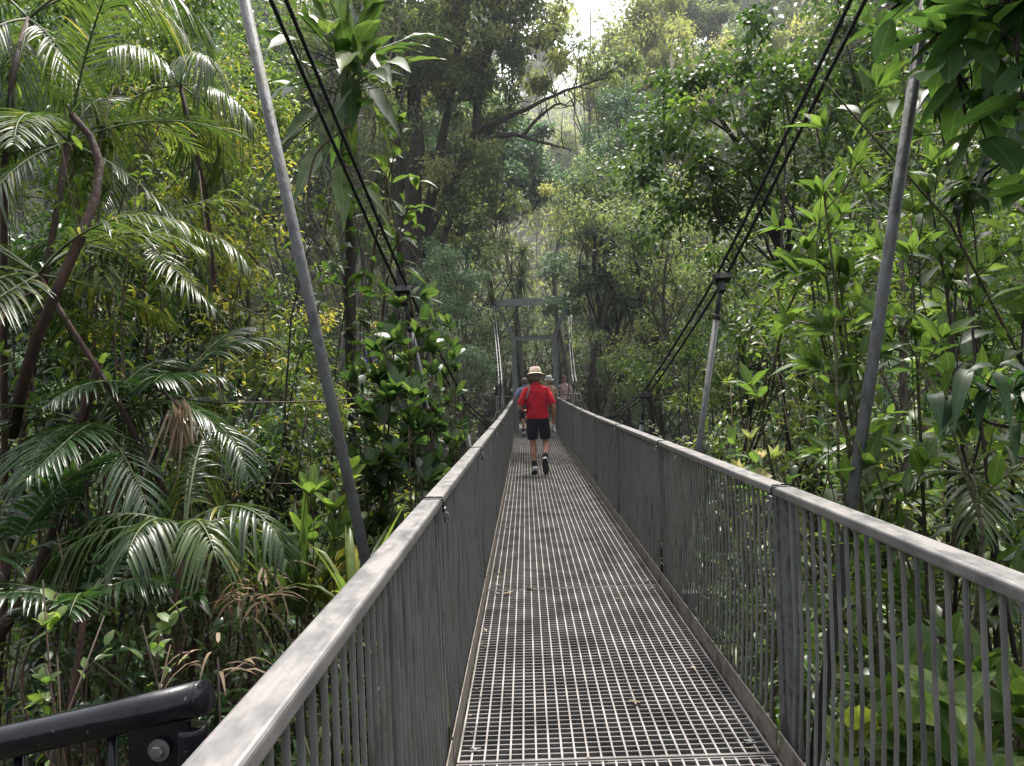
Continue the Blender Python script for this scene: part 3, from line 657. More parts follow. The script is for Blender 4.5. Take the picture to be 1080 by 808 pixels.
    if hat:
        hm, brim, band = hat; tilt = np.array([[1, 0, 0], [0, math.cos(-.2), math.sin(-.2)], [0, -math.sin(-.2), math.cos(-.2)]])
        mb = MB(); c = hd+[0, -.005, .055]
        mb.lathe([(brim, -.03), (brim*.97, -.022), (brim*.8, -.008), (.112, .0), (.108, .03), (.1, .07), (.085, .098), (.05, .108), (0, .105)], c, 28, ax=tilt, sx=.95, sy=1.05)
        mb.lathe([(brim, -.03), (brim*.8, -.014), (.106, -.006), (.104, .03)], c, 28, ax=tilt, sx=.95, sy=1.05)
        q = mb.build('hat', hm, None); q.parent = t
        if band:
            mb = MB(); mb.lathe([(.113, .004), (.114, .006), (.1115, .026), (.109, .028)], c, 28, ax=tilt, sx=.96, sy=1.06); b2 = mb.build('hat_band', band, None); b2.parent = q
    t.rotation_euler = (0, 0, yaw); t.scale = (scale,)*3
    return t
RED = cloth('red_cotton', (.46, .009, .026), (.27, .004, .012)); NAVY = cloth('navy_cotton', (.018, .016, .03)); HATM = cloth('straw_hat', (.62, .52, .42), (.45, .36, .29))
BANDM = cloth('hat_band_brown', (.42, .33, .25)); SOCK = cloth('dark_sock', (.02, .02, .024))
my = 12.95
man = person((P(569, 499, my)[0], my, zd(my)+.012), math.radians(-2), 'man in red polo shirt, navy shorts and pale brimmed hat walking away', dict(shirt=RED, shorts=NAVY, sock=SOCK, shoe=SHOE),
    {'hipL': (-.095, 0, .93), 'hipR': (.095, 0, .93), 'knL': (-.09, .05, .49), 'anL': (-.075, .04, .09), 'toL': (-.1, .18, .04), 'knR': (.13, .07, .5), 'anR': (.105, -.2, .24), 'toR': (.11, -.14, .09),
     'elL': (-.29, -.05, 1.12), 'haL': (-.23, .17, 1.04), 'elR': (.285, -.06, 1.12), 'haR': (.27, .08, .93), 'head': (-.01, .085, 1.63), 'lean': .03}, hat=(HATM, .152, BANDM), scale=1.02)
# bag held at his left hip
ml = np.array(man.location)
bg_ = thing('camera', (ml[0]-.22, my+.12, ml[2]+1.0), 'small black camera with a strap held at the left hip of the man in red', 'camera')
mb = MB(); mb.box((ml[0]-.215, my+.2, ml[2]+1.0), (.075, .04, .05)); mb.box((ml[0]-.215, my+.2, ml[2]+1.06), (.03, .03, .014)); mb.build('body', cloth('camera_black', (.01, .01, .012)), bg_, smooth=False)
mb = MB(); mb.tube([(ml[0]-.2, my+.14, ml[2]+1.0), (ml[0]-.17, my+.02, ml[2]+.97)], .032, 14); mb.build('lens', cloth('lens_black', (.01, .01, .012)), bg_)
mb = MB(); mb.tube([(ml[0]-.17, my+.02, ml[2]+.97), (ml[0]-.162, my-.01, ml[2]+.965)], .035, 14); mb.build('lens_ring', solid('pale_ring', (.5, .5, .52), rough=.3), bg_)
mb = MB(); c0 = (ml[0], my, ml[2])
for dx in (0, .012): mb.tube([np.array(c0)+q for q in ([-.27+dx, .17, 1.05], [-.215+dx, .02, 1.2], [-.17+dx, -.1, 1.33], [-.125+dx, -.1, 1.45], [-.1+dx, .03, 1.515], [-.1+dx, .13, 1.42])], .007, 6)
mb.build('strap', cloth('strap_grey', (.25, .22, .22)), bg_)
WHITE = cloth('white_cotton', (.6, .58, .56)); PINK = cloth('pink_print', (.55, .3, .32), (.7, .6, .6)); BLUE = cloth('blue_grey_cotton', (.2, .24, .36)); DARK = cloth('dark_cloth', (.03, .03, .04)); KH = cloth('khaki', (.25, .18, .12))
person((.0, 22.0, zd(22)+.012), math.radians(15), 'person in a blue grey shirt half hidden left of the man in red', dict(shirt=BLUE, shorts=DARK, sock=DARK, shoe=SHOE), {'elL': (-.33, 0, 1.15), 'haL': (-.3, .2, 1.12), 'head': (.0, .07, 1.64)}, scale=.96)
person((.74, 23.6, zd(23.6)+.012), math.radians(-170), 'person in white cap and tan top, just right of the man in red', dict(shirt=cloth('tan_top', (.5, .33, .24)), shorts=KH, sock=WHITE, shoe=SHOE), {'head': (0, .05, 1.66)}, hat=(WHITE, .14, None), scale=.95)
person((1.42, 27.2, -.03), math.radians(160), 'person in pink and white top standing right of the far portal', dict(shirt=PINK, shorts=DARK, sock=DARK, shoe=DARK), {'elR': (.3, .05, 1.2), 'haR': (.15, .2, 1.35)}, scale=1.0, longs=True)
pp = P(386, 378, 17.5)
person((pp[0], 17.5, pp[2]-1.33), math.radians(200), 'small figure in a violet blue shirt seen through the leaves on the left bank', dict(shirt=cloth('violet_blue', (.12, .1, .5)), shorts=DARK, sock=DARK, shoe=DARK), {}, longs=True)
# ------------------------------------------------------------------ vegetation generators
def sprout(name, loc, label, cat='plant', group=None): return thing(name, loc, label, cat, group)

def inwalk(p): return -.6 < p[0] < 1.2 and 0 < p[1] < 26 and -.4 < p[2] < 2.5
def branchy(base, tops, LV, SB, leafL, leafW, droop=.3, twig=.5, twigs=7, per=8, r0=.03, rt=.004, rnd=.5, var=.25, whorl=0, upness=.5, j=.06, bare=.35, leafang=.8, fork=True):
    """stems from the base to each top, with side twigs that carry leaves; leaves stand alternately or in end whorls"""
    for tp in tops:
        if CORR[0] and inwalk(tp): tp = np.array([1.35 if tp[0] > .3 else -.75, tp[1], tp[2]])
        pts = bent(base, tp, 9, j)
        if CORR[0] and any(inwalk(q) for q in pts): pts = bent(base, tp, 9, 0.); L = np.linalg.norm(np.asarray(tp)-base)
        SB.tube(pts, np.linspace(r0, rt, 9), 6)
        tl = []
        for q in range(twigs):
            s = bare+(1-bare)*(q+R.uniform(0, .8))/twigs; i = min(int(s*8), 7); p = pts[i]+(pts[i+1]-pts[i])*(s*8-i)
            ax = nrm(pts[i+1]-pts[i]); d = nrm(ax*.5+rdir(1)[0]*.9+np.array([0, 0, upness*.5]))
            tl.append((p, d, twig*R.uniform(.5, 1.2)*(1.2-.6*s)))
        tl.append((pts[-3], nrm(pts[-1]-pts[-3]), np.linalg.norm(pts[-1]-pts[-3])))
        for p, d, ln in tl:
            m = 5; tt = np.linspace(0, 1, m)[:, None]; q = p+d*ln*tt+np.array([0, 0, -.12*ln])*tt**2+rdir(1)[0]*ln*.08*np.sin(tt*PI)
            if CORR[0] and (inwalk(q[-1]) or inwalk(q[2])): continue
            SB.tube(q, np.linspace(max(rt*.9, .002), rt*.45, m), 4, cap=False)
            k = max(3, int(per*R.uniform(.7, 1.35))); s = np.linspace(.22, 1, k); bp = np.stack([np.interp(s, tt[:, 0], q[:, c]) for c in range(3)], 1)
            ang = np.arange(k)*2.4+R.uniform(0, 6); u = nrm(np.cross(d, [0, 0, 1.])+1e-3); v = np.cross(u, d)
            sd_ = np.cos(ang)[:, None]*u+np.sin(ang)[:, None]*v*.55
            dr = nrm(d*(1-leafang*.55)+sd_*leafang+rdir(k)*.22+np.array([0, 0, .1]))
            t0 = np.clip(rnd+R.normal()*var*.5+R.normal(size=k)*var*.5, 0, 1)
            sz = R.uniform(.65, 1.15, k)
            LV.add(bp, dr, nrm(np.array([0, 0, 1.])+rdir(k)*.4), leafL*sz, leafW*sz, droop*R.uniform(.4, 1.5, k), t0)
            if whorl:
                k = whorl; ang = np.arange(k)*2*PI/k+R.uniform(0, 6); sd_ = np.cos(ang)[:, None]*u+np.sin(ang)[:, None]*v
                dr = nrm(d*R.uniform(.5, 1.2, (k, 1))+sd_*.8+np.array([0, 0, .25])); sz = R.uniform(.75, 1.15, k)
                LV.add(np.repeat(q[-1:], k, 0), dr, nrm(d+np.array([0, 0, .6])+rdir(k)*.2), leafL*sz, leafW*sz, droop*R.uniform(.3, 1.2, k), np.clip(t0[:1]+.12+R.normal(size=k)*.1, 0, 1))

def plant(name, label, base, tops, leaf, stem, T, leafL, leafW, group=None, cat='shrub', uv=False, leafname='foliage', stemname='stem', **kw):
    base = np.asarray(base, float); t = thing(name, base, label, cat, group); LV = Leaves(); SB = MB()
    branchy(base, tops, LV, SB, leafL, leafW, **kw)
    SB.build(stemname, G[stem], t); mb = MB(); LV.to(mb, T, uv=uv); mb.build(leafname, G[leaf], t)
    return t
def fan_tops(base, h, spread, n, zj=.2):
    a = np.arange(n)*2.4+R.uniform(0, 6); r = spread*np.sqrt(R.uniform(.1, 1, n))
    return [np.asarray(base)+np.array([r[i]*math.cos(a[i]), r[i]*math.sin(a[i]), h*(1-R.uniform(0, zj*2)*r[i]/max(spread, .01))]) for i in range(n)]

def frond(LV, SB, base, d, length, npair=36, lf=.38, lw=.028, arch=1.3, rnd=.5, droop=.35, start=.18, twist=0., sb_r=.011, comb=.8, dead=0.):
    """one feather leaf: an arching midrib with narrow leaflets both sides"""
    arch *= R.uniform(.65, 1.4); twist += R.normal()*.45; droop *= R.uniform(.5, 1.6)
    d = nrm(d); m = 14; pts = [np.asarray(base, float)]; hz = nrm(np.array([d[0], d[1], 0])+1e-6); el = math.asin(np.clip(d[2], -1, 1))
    side0 = np.cross(hz, [0, 0, 1.])
    for i in range(1, m):
        e = el-arch*(i/(m-1))**1.4; dd = hz*math.cos(e)+np.array([0, 0, math.sin(e)])+side0*twist*i/m
        pts.append(pts[-1]+nrm(dd)*length/(m-1))
    pts = np.array(pts); SB.tube(pts, np.linspace(sb_r, .0025, m), 5, rnd=.5)
    s = np.linspace(start, .99, npair); tt = np.linspace(0, 1, m)
    p = np.stack([np.interp(s, tt, pts[:, c]) for c in range(3)], 1); tg = nrm(np.gradient(p, axis=0))
    sd_ = nrm(np.cross(tg, [0, 0, 1.])); up = np.cross(sd_, tg)
    prof = np.clip(np.sin(np.clip((s-start)/(1-start)*.86+.14, 0, 1)*PI)**.6, .25, 1)
    for sg in (-1, 1):
        k = npair; fwd = .35+.75*s[:, None]
        dr = nrm(sd_*sg*comb+tg*fwd+up*.12+R.normal(size=(k, 3))*(.07+dead*.25)+np.array([0, 0, -dead]))
        keep = (R.uniform(size=k) > R.choice([.02, .06, .15])+dead*.2) & (s < R.choice([1., 1., .9]))
        n_ = nrm(up+sd_*sg*.25+R.normal(size=(k, 3))*.12)
        LV.add(p[keep], dr[keep], n_[keep], (lf*prof*R.uniform(.85, 1.1, k))[keep], lw*R.uniform(.8, 1.1, k)[keep], (droop*R.uniform(.6, 1.5, k))[keep], np.clip(rnd+R.normal(size=k)*.09+(R.uniform(size=k) < .04)*.5, 0, 1)[keep])
T_PALM = template([.12, .35, .65, .88], [.4, .5, .4, .2], .45)
def palm(name, label, base, crown, nf, length, leaf='palm', stem='stemred', group=None, r=.035, el=(.1, 1.3), az=None, dead=0, **kw):
    base = np.asarray(base, float); crown = np.asarray(crown, float); t = thing(name, base, label, 'palm', group)
    SB = MB(); SB.tube(bent(base, crown, 8, .05), np.linspace(r, r*.75, 8), 8); SB.build('trunk', G[stem], t)
    for i in range(nf):
        a = (az[i % len(az)] if az else i*2.4)+R.uniform(-.25, .25); e = R.uniform(*el)
        LV = Leaves(); SM = MB(); d = (math.sin(a)*math.cos(e), math.cos(a)*math.cos(e), math.sin(e))
        frond(LV, SM, crown, d, length*R.uniform(.8, 1.1), rnd=R.uniform(.25, .7), **kw)
        LV.to(SM, T_PALM, mi=1); SM.build('frond', [G['stemgreen'], G[leaf]], t)
    for i in range(dead):
        a = R.uniform(0, 6.3); LV = Leaves(); SM = MB()
        frond(LV, SM, crown-[0, 0, .1], (math.sin(a)*.4, math.cos(a)*.4, -.2), length*.6, rnd=R.uniform(.2, .8), arch=1.3, dead=.8, npair=22, **{k: v for k, v in kw.items() if k in ('lf', 'lw')})
        LV.to(SM, T_PALM, mi=1); SM.build('dead_frond', [G['stembrown'], G['dead']], t)
    return t

DEN = 1.7
def lobed_tree(name, label, base, lobs, leaf, bark, spacing, rad, per, L, W, T=T_LO, droop=.25, trunk_r=.14, limbs=14, group=None, fork=.45, rnd=.5, var=.3, cat='tree', bend=.05, crowns=None):
    base = np.asarray(base, float); t = thing(name, base, label, cat, group)
    cs = lobes(lobs, spacing); c0 = np.mean([np.asarray(l[0]) for l in lobs], 0)
    fk = base+(c0-base)*fork; fk[2] = base[2]+(c0[2]-base[2])*fork
    SB = MB(); top = c0+np.array([0, 0, .4]); tr = bent(base, top, 10, bend); SB.tube(tr, np.linspace(trunk_r, trunk_r*.25, 10), 9)
    idx = R.permutation(len(cs))[:limbs]
    for i in idx:
        c = cs[i]; s = R.uniform(fork, .92); q = int(s*9); p = tr[q]
        SB.tube(bent(p, c, 6, .09), np.linspace(trunk_r*.24, .007, 6), 5, cap=False)
        for _ in range(3):
            e = cs[np.argsort(np.linalg.norm(cs-c, axis=1))[R.integers(0, min(8, len(cs)))]]
            SB.tube(bent(c, e+rdir(1)[0]*rad*.4, 4, .12), np.linspace(.012, .004, 4), 4, cap=False)
    SB.build('trunk', G[bark], t)
    LV = Leaves(); clump_crown(LV, cs, rad, int(per*DEN), L*.78, W*.8, droop, base_rnd=rnd, var=var); mb = MB(); LV.to(mb, T); mb.build('crown', G[leaf], t)
    return t

# ------------------------------------------------------------------ far forest: a few trees grown once and copied
def far_tree_src(i, leaf, bark, h, r):
    lob = [((R.normal()*r*.2, R.normal()*r*.2, h*.78), r*.75, r*.75, h*.17)]
    for _ in range(5):
        a = R.uniform(0, 6.3); lob.append(((math.cos(a)*r*.55, math.sin(a)*r*.55, h*R.uniform(.45, .9)), r*.45, r*.45, h*.1))
    return lobed_tree('forest_tree', None, (0, 0, -.5), lob, leaf, bark, .95, .68, 150, .24, .13, trunk_r=.14, limbs=14, fork=.35, bend=.03)
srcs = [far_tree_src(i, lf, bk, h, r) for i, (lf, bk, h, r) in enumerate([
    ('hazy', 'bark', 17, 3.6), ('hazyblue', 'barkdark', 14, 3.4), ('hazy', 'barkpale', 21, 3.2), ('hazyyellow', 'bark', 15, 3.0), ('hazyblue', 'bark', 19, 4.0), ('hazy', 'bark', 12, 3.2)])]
FL = ['broad grey green tree', 'rounded blue green tree', 'tall slim pale barked tree', 'loose yellow green tree', 'tall dark blue green tree', 'low bushy grey green tree']
spots = []
rows = [(30, 4.2, .0), (37, 4.6, 2), (46, 5.2, 0), (57, 6, 3), (70, 7, 0), (86, 8, 3)]
for ri, (y, sp, off) in enumerate(rows):
    xm = y*.62+3; x = -xm+off
    while x < xm:
        xx = x+R.normal()*1.0; yy = y+R.normal()*1.5
        px = 558+xx/yy*800
        gap = 530 < px < 650 and yy < 62          # the clearing seen above the portal
        if not gap: spots.append((xx, yy, ri))
        x += sp
first = set()
for xx, yy, ri in spots:
    px = 558+xx/yy*800; side = 'left of the portal' if px < 520 else ('right of the portal' if px > 620 else 'straight behind the portal')
    k = int(R.integers(0, 6)); sc_ = R.uniform(.85, 1.2)
    if 600 < px < 850: k = [3, 2, 0, 5, 3][int(R.integers(0, 5))]; sc_ *= .88
    if ri >= 3: sc_ *= 1.15
    if ri >= 4 and 600 < px < 860: sc_ *= .7
    if ri >= 1 and 585 < px < 665: sc_ *= .8
    o = srcs[k] if k not in first else copy_tree(srcs[k]); first.add(k)
    o.location = (xx, yy, GZ(xx, yy)); o.rotation_euler = (0, 0, R.uniform(0, 6.28)); o.scale = (sc_, sc_, sc_*R.uniform(.9, 1.15))
    dist = 'on the near far bank' if ri < 3 else 'high on the hazy slope'
    lb = f'{FL[k]} {dist} {side}'
    tag(o, lb, 'tree', lb+'s')

# bushes for the banks
def bush_src(leaf, stem, h, sp, L, W, T, n, **kw):
    return plant('bank_bush', None, (0, 0, 0), fan_tops((0, 0, 0), h, sp, n), leaf, stem, T, L, W, **kw)
bs = [bush_src('mid', 'stembrown', 2.4, 1.2, .13, .05, T_MID, 9, twigs=12, per=12, twig=.8, r0=.02),
      bush_src('hazyblue', 'stembrown', 3.0, 1.3, .11, .055, T_MID, 9, twigs=14, per=13, twig=.9, r0=.022),
      bush_src('bright', 'stembrown', 2.2, 1.1, .12, .045, T_MID, 9, twigs=12, per=12, twig=.7, r0=.018),
      bush_src('dark', 'stembrown', 2.6, 1.3, .17, .075, T_MID, 9, twigs=11, per=10, twig=.8, r0=.022),
      bush_src('hazy', 'stembrown', 3.4, 1.5, .12, .06, T_MID, 10, twigs=14, per=12, twig=1.0, r0=.025)]
BL = ['leafy mid green bush', 'blue green small leaved bush', 'bright green bush', 'dark glossy leaved bush', 'tall grey green bush']
usedb = set(); nb = 0
def put_bush(k, x, y, sc_, where, z=None):
    o = bs[k] if k not in usedb else copy_tree(bs[k]); usedb.add(k)
    o.location = (x, y, GZ(x, y)-.1 if z is None else z); o.rotation_euler = (0, 0, R.uniform(0, 6.28)); o.scale = (sc_, sc_, sc_*R.uniform(.9, 1.2))
    lb = f'{BL[k]} {where}'; tag(o, lb, 'bush', lb+' group')
for y, sp, kk in ((7.5, 1.5, (0, 2, 3)), (9.5, 1.6, (0, 2, 3, 1)), (12, 1.8, (0, 1, 2, 3)), (15, 2.1, (1, 0, 4, 2)), (18.5, 2.3, (1, 4, 0, 3)), (22, 2.5, (4, 1, 0)), (26, 2.6, (4, 1, 0)), (30, 2.8, (4, 1))):
    for sg in (-1, 1):
        x = 2.1 if y < 20 else 2.3
        x += (1.2 if sg > 0 else 0.9)
        while x < y*.66+1:
            xx = sg*x+.3+R.normal()*.3; yy = y+R.normal()*.6; sm = max(.45, (abs(xx-.3)-1.0)/2.1)
            where = ('on the gully floor' if y < 13 else 'on the far bank' if y > 20 else 'on the gully side')+(' left of the bridge' if sg < 0 else ' right of the bridge')
            put_bush(int(kk[int(R.integers(0, len(kk)))]), xx, yy, min(sm, R.uniform(.9, 1.5)*(1.25 if 8 < y < 21 else 1)), where); x += sp*R.uniform(.8, 1.2)
# behind the portal
for x, y in ((-.8, 33), (1.6, 34), (.4, 36), (3.0, 31), (-2.4, 31), (.6, 40), (-3, 39), (4, 40)):
    put_bush(int([1, 4, 0][int(R.integers(0, 3))]), x, y, R.uniform(1.0, 1.5), 'just behind the far portal')

CORR[0] = True
LV = Leaves(); n = 5200
x = R.uniform(-60, 60, n); y = R.uniform(48, 135, n); k = np.abs(x) < y*.75; x, y = x[k], y[k]
for xx, yy, h in zip(x, y, R.uniform(0, 1, len(x))**1.3*7):
    c = np.array([xx, yy, GZ(xx, yy)+h]); q = 14; o = rdir(q)*R.uniform(.2, 1.5, (q, 1)); LV.add(c+o, rdir(q, -.2), nrm(np.array([0, -.4, 1.])+rdir(q)*.6), R.uniform(.35, .7, q), R.uniform(.2, .35, q), .2, np.clip(.45+R.normal()*.25+R.normal(size=q)*.1, 0, 1))
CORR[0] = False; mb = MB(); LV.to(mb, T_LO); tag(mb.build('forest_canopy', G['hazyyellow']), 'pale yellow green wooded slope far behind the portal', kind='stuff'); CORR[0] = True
LV = Leaves(); n = 2600
x = R.uniform(4.5, 22, n)*R.choice([-1, 1], n)+.3; y = R.uniform(-3, 30, n); k = np.abs(x) > np.abs(y)*.72+2.5; x, y = x[k], y[k]
for xx, yy, h in zip(x, y, R.uniform(0, 1, len(x))**1.4*7):
    c = np.array([xx, yy, GZ(xx, yy)+h]); q = 22; o = rdir(q)*R.uniform(.1, .6, (q, 1)); LV.add(c+o, rdir(q, -.2), nrm(np.array([0, -.3, 1.])+rdir(q)*.6), R.uniform(.1, .22, q), R.uniform(.05, .09, q), .3, np.clip(.4+R.normal()*.28+R.normal(size=q)*.1, 0, 1))
mb = MB(); LV.to(mb, T_MID); tag(mb.build('side_thicket', G['mid']), 'dense leafy thicket closing both flanks of the gully', kind='stuff')
LV = Leaves(); n = 5200
x = R.uniform(-44, 44, n); y = R.uniform(29, 60, n); k = (np.abs(x) < y*.68+2) & ((y > 33) | (np.abs(x-.3) > 3)); x, y = x[k], y[k]
for xx, yy, h in zip(x, y, R.uniform(0, 1, len(x))**1.6*6):
    c = np.array([xx, yy, GZ(xx, yy)+h]); q = 16; o = rdir(q)*R.uniform(.1, .9, (q, 1)); LV.add(c+o, rdir(q, -.2), nrm(np.array([0, -.4, 1.])+rdir(q)*.6), R.uniform(.18, .36, q), R.uniform(.1, .18, q), .2, np.clip(.4+R.normal()*.28+R.normal(size=q)*.1, 0, 1))
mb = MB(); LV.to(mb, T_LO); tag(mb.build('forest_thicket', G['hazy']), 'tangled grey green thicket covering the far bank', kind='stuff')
# undergrowth and litter on the ground
LV = Leaves(); n = 26000
x = R.uniform(-26, 26, n); y = R.uniform(1.0, 42, n); k = np.abs(x-.3) < y*.75+3; x, y = x[k], y[k]; n = len(x)
LV.add(np.stack([x, y, ground_z(x, y)+R.uniform(.0, .5, n)**2], 1), rdir(n, .5), nrm(np.array([0, 0, 1.])+rdir(n)*.6), R.uniform(.08, .22, n)*(1+y/25), R.uniform(.03, .08, n)*(1+y/25), .4, R.uniform(0, .9, n))
mb = MB(); LV.to(mb, T_MID); tag(mb.build('undergrowth', G['dark']), 'low dark leafy undergrowth covering the forest floor', kind='stuff')
LV = Leaves(); n = 16000
x = R.uniform(-14, 14, n); y = R.uniform(-1, 22, n)
LV.add(np.stack([x, y, ground_z(x, y)+.02], 1), rdir(n)*np.array([1, 1, .15]), nrm(np.array([0, 0, 1.])+rdir(n)*.3), R.uniform(.06, .2, n), R.uniform(.03, .07, n), .1, R.uniform(0, 1, n))
mb = MB(); LV.to(mb, T_MID); tag(mb.build('leaf_litter', G['litter']), 'brown fallen leaves lying on the dark forest floor', kind='stuff')
def gp(px, py, Y):
    p = P(px, py, Y); return np.array([p[0], p[1], GZ(p[0], p[1])-.1])
def V3(px, py, Y, dx=0, dy=0, dz=0): return P(px, py, Y)+np.array([dx, dy, dz])

# ------------------------------------------------------------------ the big leaning tree left of the bridge
Yb = 20.
t = thing('fig_tree', gp(432, 330, Yb), 'big dark trunked rainforest tree with a long bare branch reaching right above the portal', 'tree')
b = gp(430, 330, Yb)
def stem(SB, pts, r0, r1, ns=9, n=14, j=.012):
    pts = np.array(pts, float); s = np.linspace(0, 1, len(pts)); u = np.linspace(0, 1, n)
    q = np.stack([np.interp(u, s, pts[:, c]) for c in range(3)], 1)
    for _ in range(2): q[1:-1] = .25*q[:-2]+.5*q[1:-1]+.25*q[2:]
    q[1:-1] += R.normal(size=(n-2, 3))*j*np.linalg.norm(pts[-1]-pts[0])/3
    SB.tube(q, np.linspace(r0, r1, n)*R.uniform(.9, 1.12, n), ns); return q
SB = MB()
stem(SB, [b, P(432, 330, Yb), P(437, 230, Yb), P(440, 120, Yb), P(436, 40, Yb), P(425, -60, Yb)], .33, .1)
stem(SB, [b+[.3, .2, 0], P(446, 330, Yb+.3), P(444, 250, Yb+.3), P(458, 190, Yb), P(482, 60, Yb), P(500, -50, Yb)], .22, .06)
stem(SB, [P(440, 270, Yb), P(465, 215, Yb), P(490, 175, Yb-.2), P(506, 140, Yb-.2), P(498, 100, Yb), P(515, 50, Yb), P(540, -30, Yb)], .1, .13)
stem(SB, [b+[-.5, 0, 0], P(420, 300, Yb), P(424, 200, Yb), P(418, 90, Yb), P(404, -40, Yb)], .14, .06)
stem(SB, [P(478, 330, Yb+.5), P(470, 290, Yb), P(466, 250, Yb), P(486, 215, Yb)], .12, .06)
SB.build('trunk', G['barkdark'], t)
SB = MB()
q1 = stem(SB, [P(505, 138, Yb-.2), P(528, 126, Yb-.4), P(560, 113, Yb-.8), P(590, 97, Yb-1), P(640, 82, Yb-1.2)], .085, .02)
q2 = stem(SB, [P(510, 145, Yb-.2), P(545, 141, Yb-.6), P(570, 150, Yb-.8), P(602, 158, Yb-1)], .075, .02)
q3 = stem(SB, [P(552, 143, Yb-.6), P(566, 125, Yb-.8), P(588, 108, Yb-.9), P(598, 112, Yb-1)], .05, .02)
for q in (q1, q2, q3, q1):
    for i in range(4, 14, 1):
        p = q[i]; e = p+np.array([R.uniform(-.3, .9), R.normal()*.5, R.uniform(-.3, .9)])
        SB.tube(bent(p, e, 5, .12), np.linspace(.018, .005, 5), 4)
SB.build('branch', G['barkdark'], t)
LV = Leaves()
cl = lobes([(P(500, 115, Yb), .9, .9, 1.1), (P(520, 50, Yb), 1.8, 1.5, 1.5), (P(478, 195, Yb-.6), .9, .9, .8), (P(500, 205, Yb), 1.1, 1.0, .8), (P(430, 60, Yb), 2.2, 1.5, 2.0), (P(560, 25, Yb), 1.3, 1.2, 1.3), (P(480, -20, Yb), 3, 2, 1.3), (P(600, 70, Yb-1), 1.0, .8, .45), (P(400, 130, Yb+2), 1.0, 1.0, 1.4), (P(485, 110, Yb+2), 1.0, 1, 1.2), (P(645, 72, Yb-1.2), .9, .7, .35), (P(480, 95, Yb-.8), .8, .6, 1.1), (P(505, 165, Yb-.9), .7, .5, .5), (P(440, 240, Yb+1.2), 1.5, 1, 1.2)], .8)
clump_crown(LV, cl, .46, 170, .16, .08, .25, base_rnd=.45, var=.6); mb = MB(); LV.to(mb, T_LO); mb.build('crown', G['hazy'], t)

# slim trunks and hazy trees behind the left bushes
for i, (px, Y, r, top, bk) in enumerate(((392, 17, .09, -40, 'barkpale'), (376, 21, .12, -40, 'bark'), (405, 24, .14, -40, 'bark'), (340, 19, .1, -40, 'bark'), (492, 26, .08, 150, 'barkpale'), (548, 34, .1, 190, 'barkpale'), (640, 19, .12, 200, 'barkdark'), (655, 21, .1, 210, 'barkdark'), (622, 24, .09, 230, 'bark'), (688, 17, .1, 240, 'barkdark'), (672, 25, .12, 200, 'bark'), (700, 22, .1, 230, 'barkdark'), (730, 15, .09, 260, 'bark'), (606, 30, .1, 200, 'bark'), (590, 34, .12, 220, 'barkpale'))):
    t0 = gp(px, 400, Y); tp = P(px+R.normal()*10, top, Y)
    lab = ['pale slim tree between the clamp and the leaning big tree', 'grey brown slim tree left of the big dark trunk', 'brown straight tree right behind the big dark trunk', 'thin brown tree behind the large leaved climber', 'pale thin tree between the big trunk and the portal', 'pale thin tree leaning above the portal beam', 'dark straight trunk right of the portal, nearest of three', 'dark thin trunk right of the portal, just behind another', 'thin brown trunk close to the right of the portal', 'dark trunk directly above the third hanger on the right', 'brown trunk behind the dark trunks right of the portal', 'dark trunk left of the twin cables on the right', 'slim brown trunk crossed by the twin cables on the right', 'slim trunk directly beyond the right portal post', 'pale thin trunk framed by the portal posts'][i]
    lobed_tree('slim_tree', lab, t0, [(tp, 1.5, 1.4, .9), (tp+[.6, .3, -1.2], .9, .9, .6), (tp+[-.7, .2, .9], 1.0, .9, .6)], ['hazy', 'hazyblue', 'hazyyellow'][i % 3], bk, .75, .42, 75, .13, .065, trunk_r=r, limbs=9, fork=.55)

# spiky rosette plant above the portal
t = thing('dragon_tree', gp(552, 300, 33), 'slender stemmed plant with a spiky rosette of strap leaves above the portal', 'tree')
SB = MB(); tp = P(549, 296, 33); SB.tube(bent(gp(547, 300, 33), tp, 8, .02), np.linspace(.08, .05, 8), 7); SB.build('trunk', G['barkdark'], t)
LV = Leaves(); d = rdir(90, .25); LV.add(np.repeat([tp], 90, 0)+d*.05+np.array([0, 0, .1]), d, nrm(np.array([0, 0, 1])+d*.01), R.uniform(.8, 1.4, 90), .08, .35, R.uniform(.2, .7, 90)); d = rdir(60, .25)
LV.add(np.repeat([tp+[.1, 0, 1.2]], 60, 0), d, np.array([0, 0, 1.]), R.uniform(.6, 1.1, 60), .07, .35, R.uniform(.2, .7, 60)); mb = MB(); LV.to(mb, T_STRAP); mb.build('crown', G['hazy'], t)

lobed_tree('forest_tree', 'thin leaved pale tree breaking up the bright sky gap at the top', gp(625, 300, 30), [(P(612, 35, 30), 1.3, 1, 1.5), (P(640, 0, 30), 1.4, 1, 1.2), (P(650, 75, 30), 1.2, 1, .8), (P(590, -20, 30), 1.5, 1, 1)], 'hazyyellow', 'bark', 1.0, .55, 40, .17, .08, trunk_r=.1, rnd=.5, limbs=16, fork=.35)
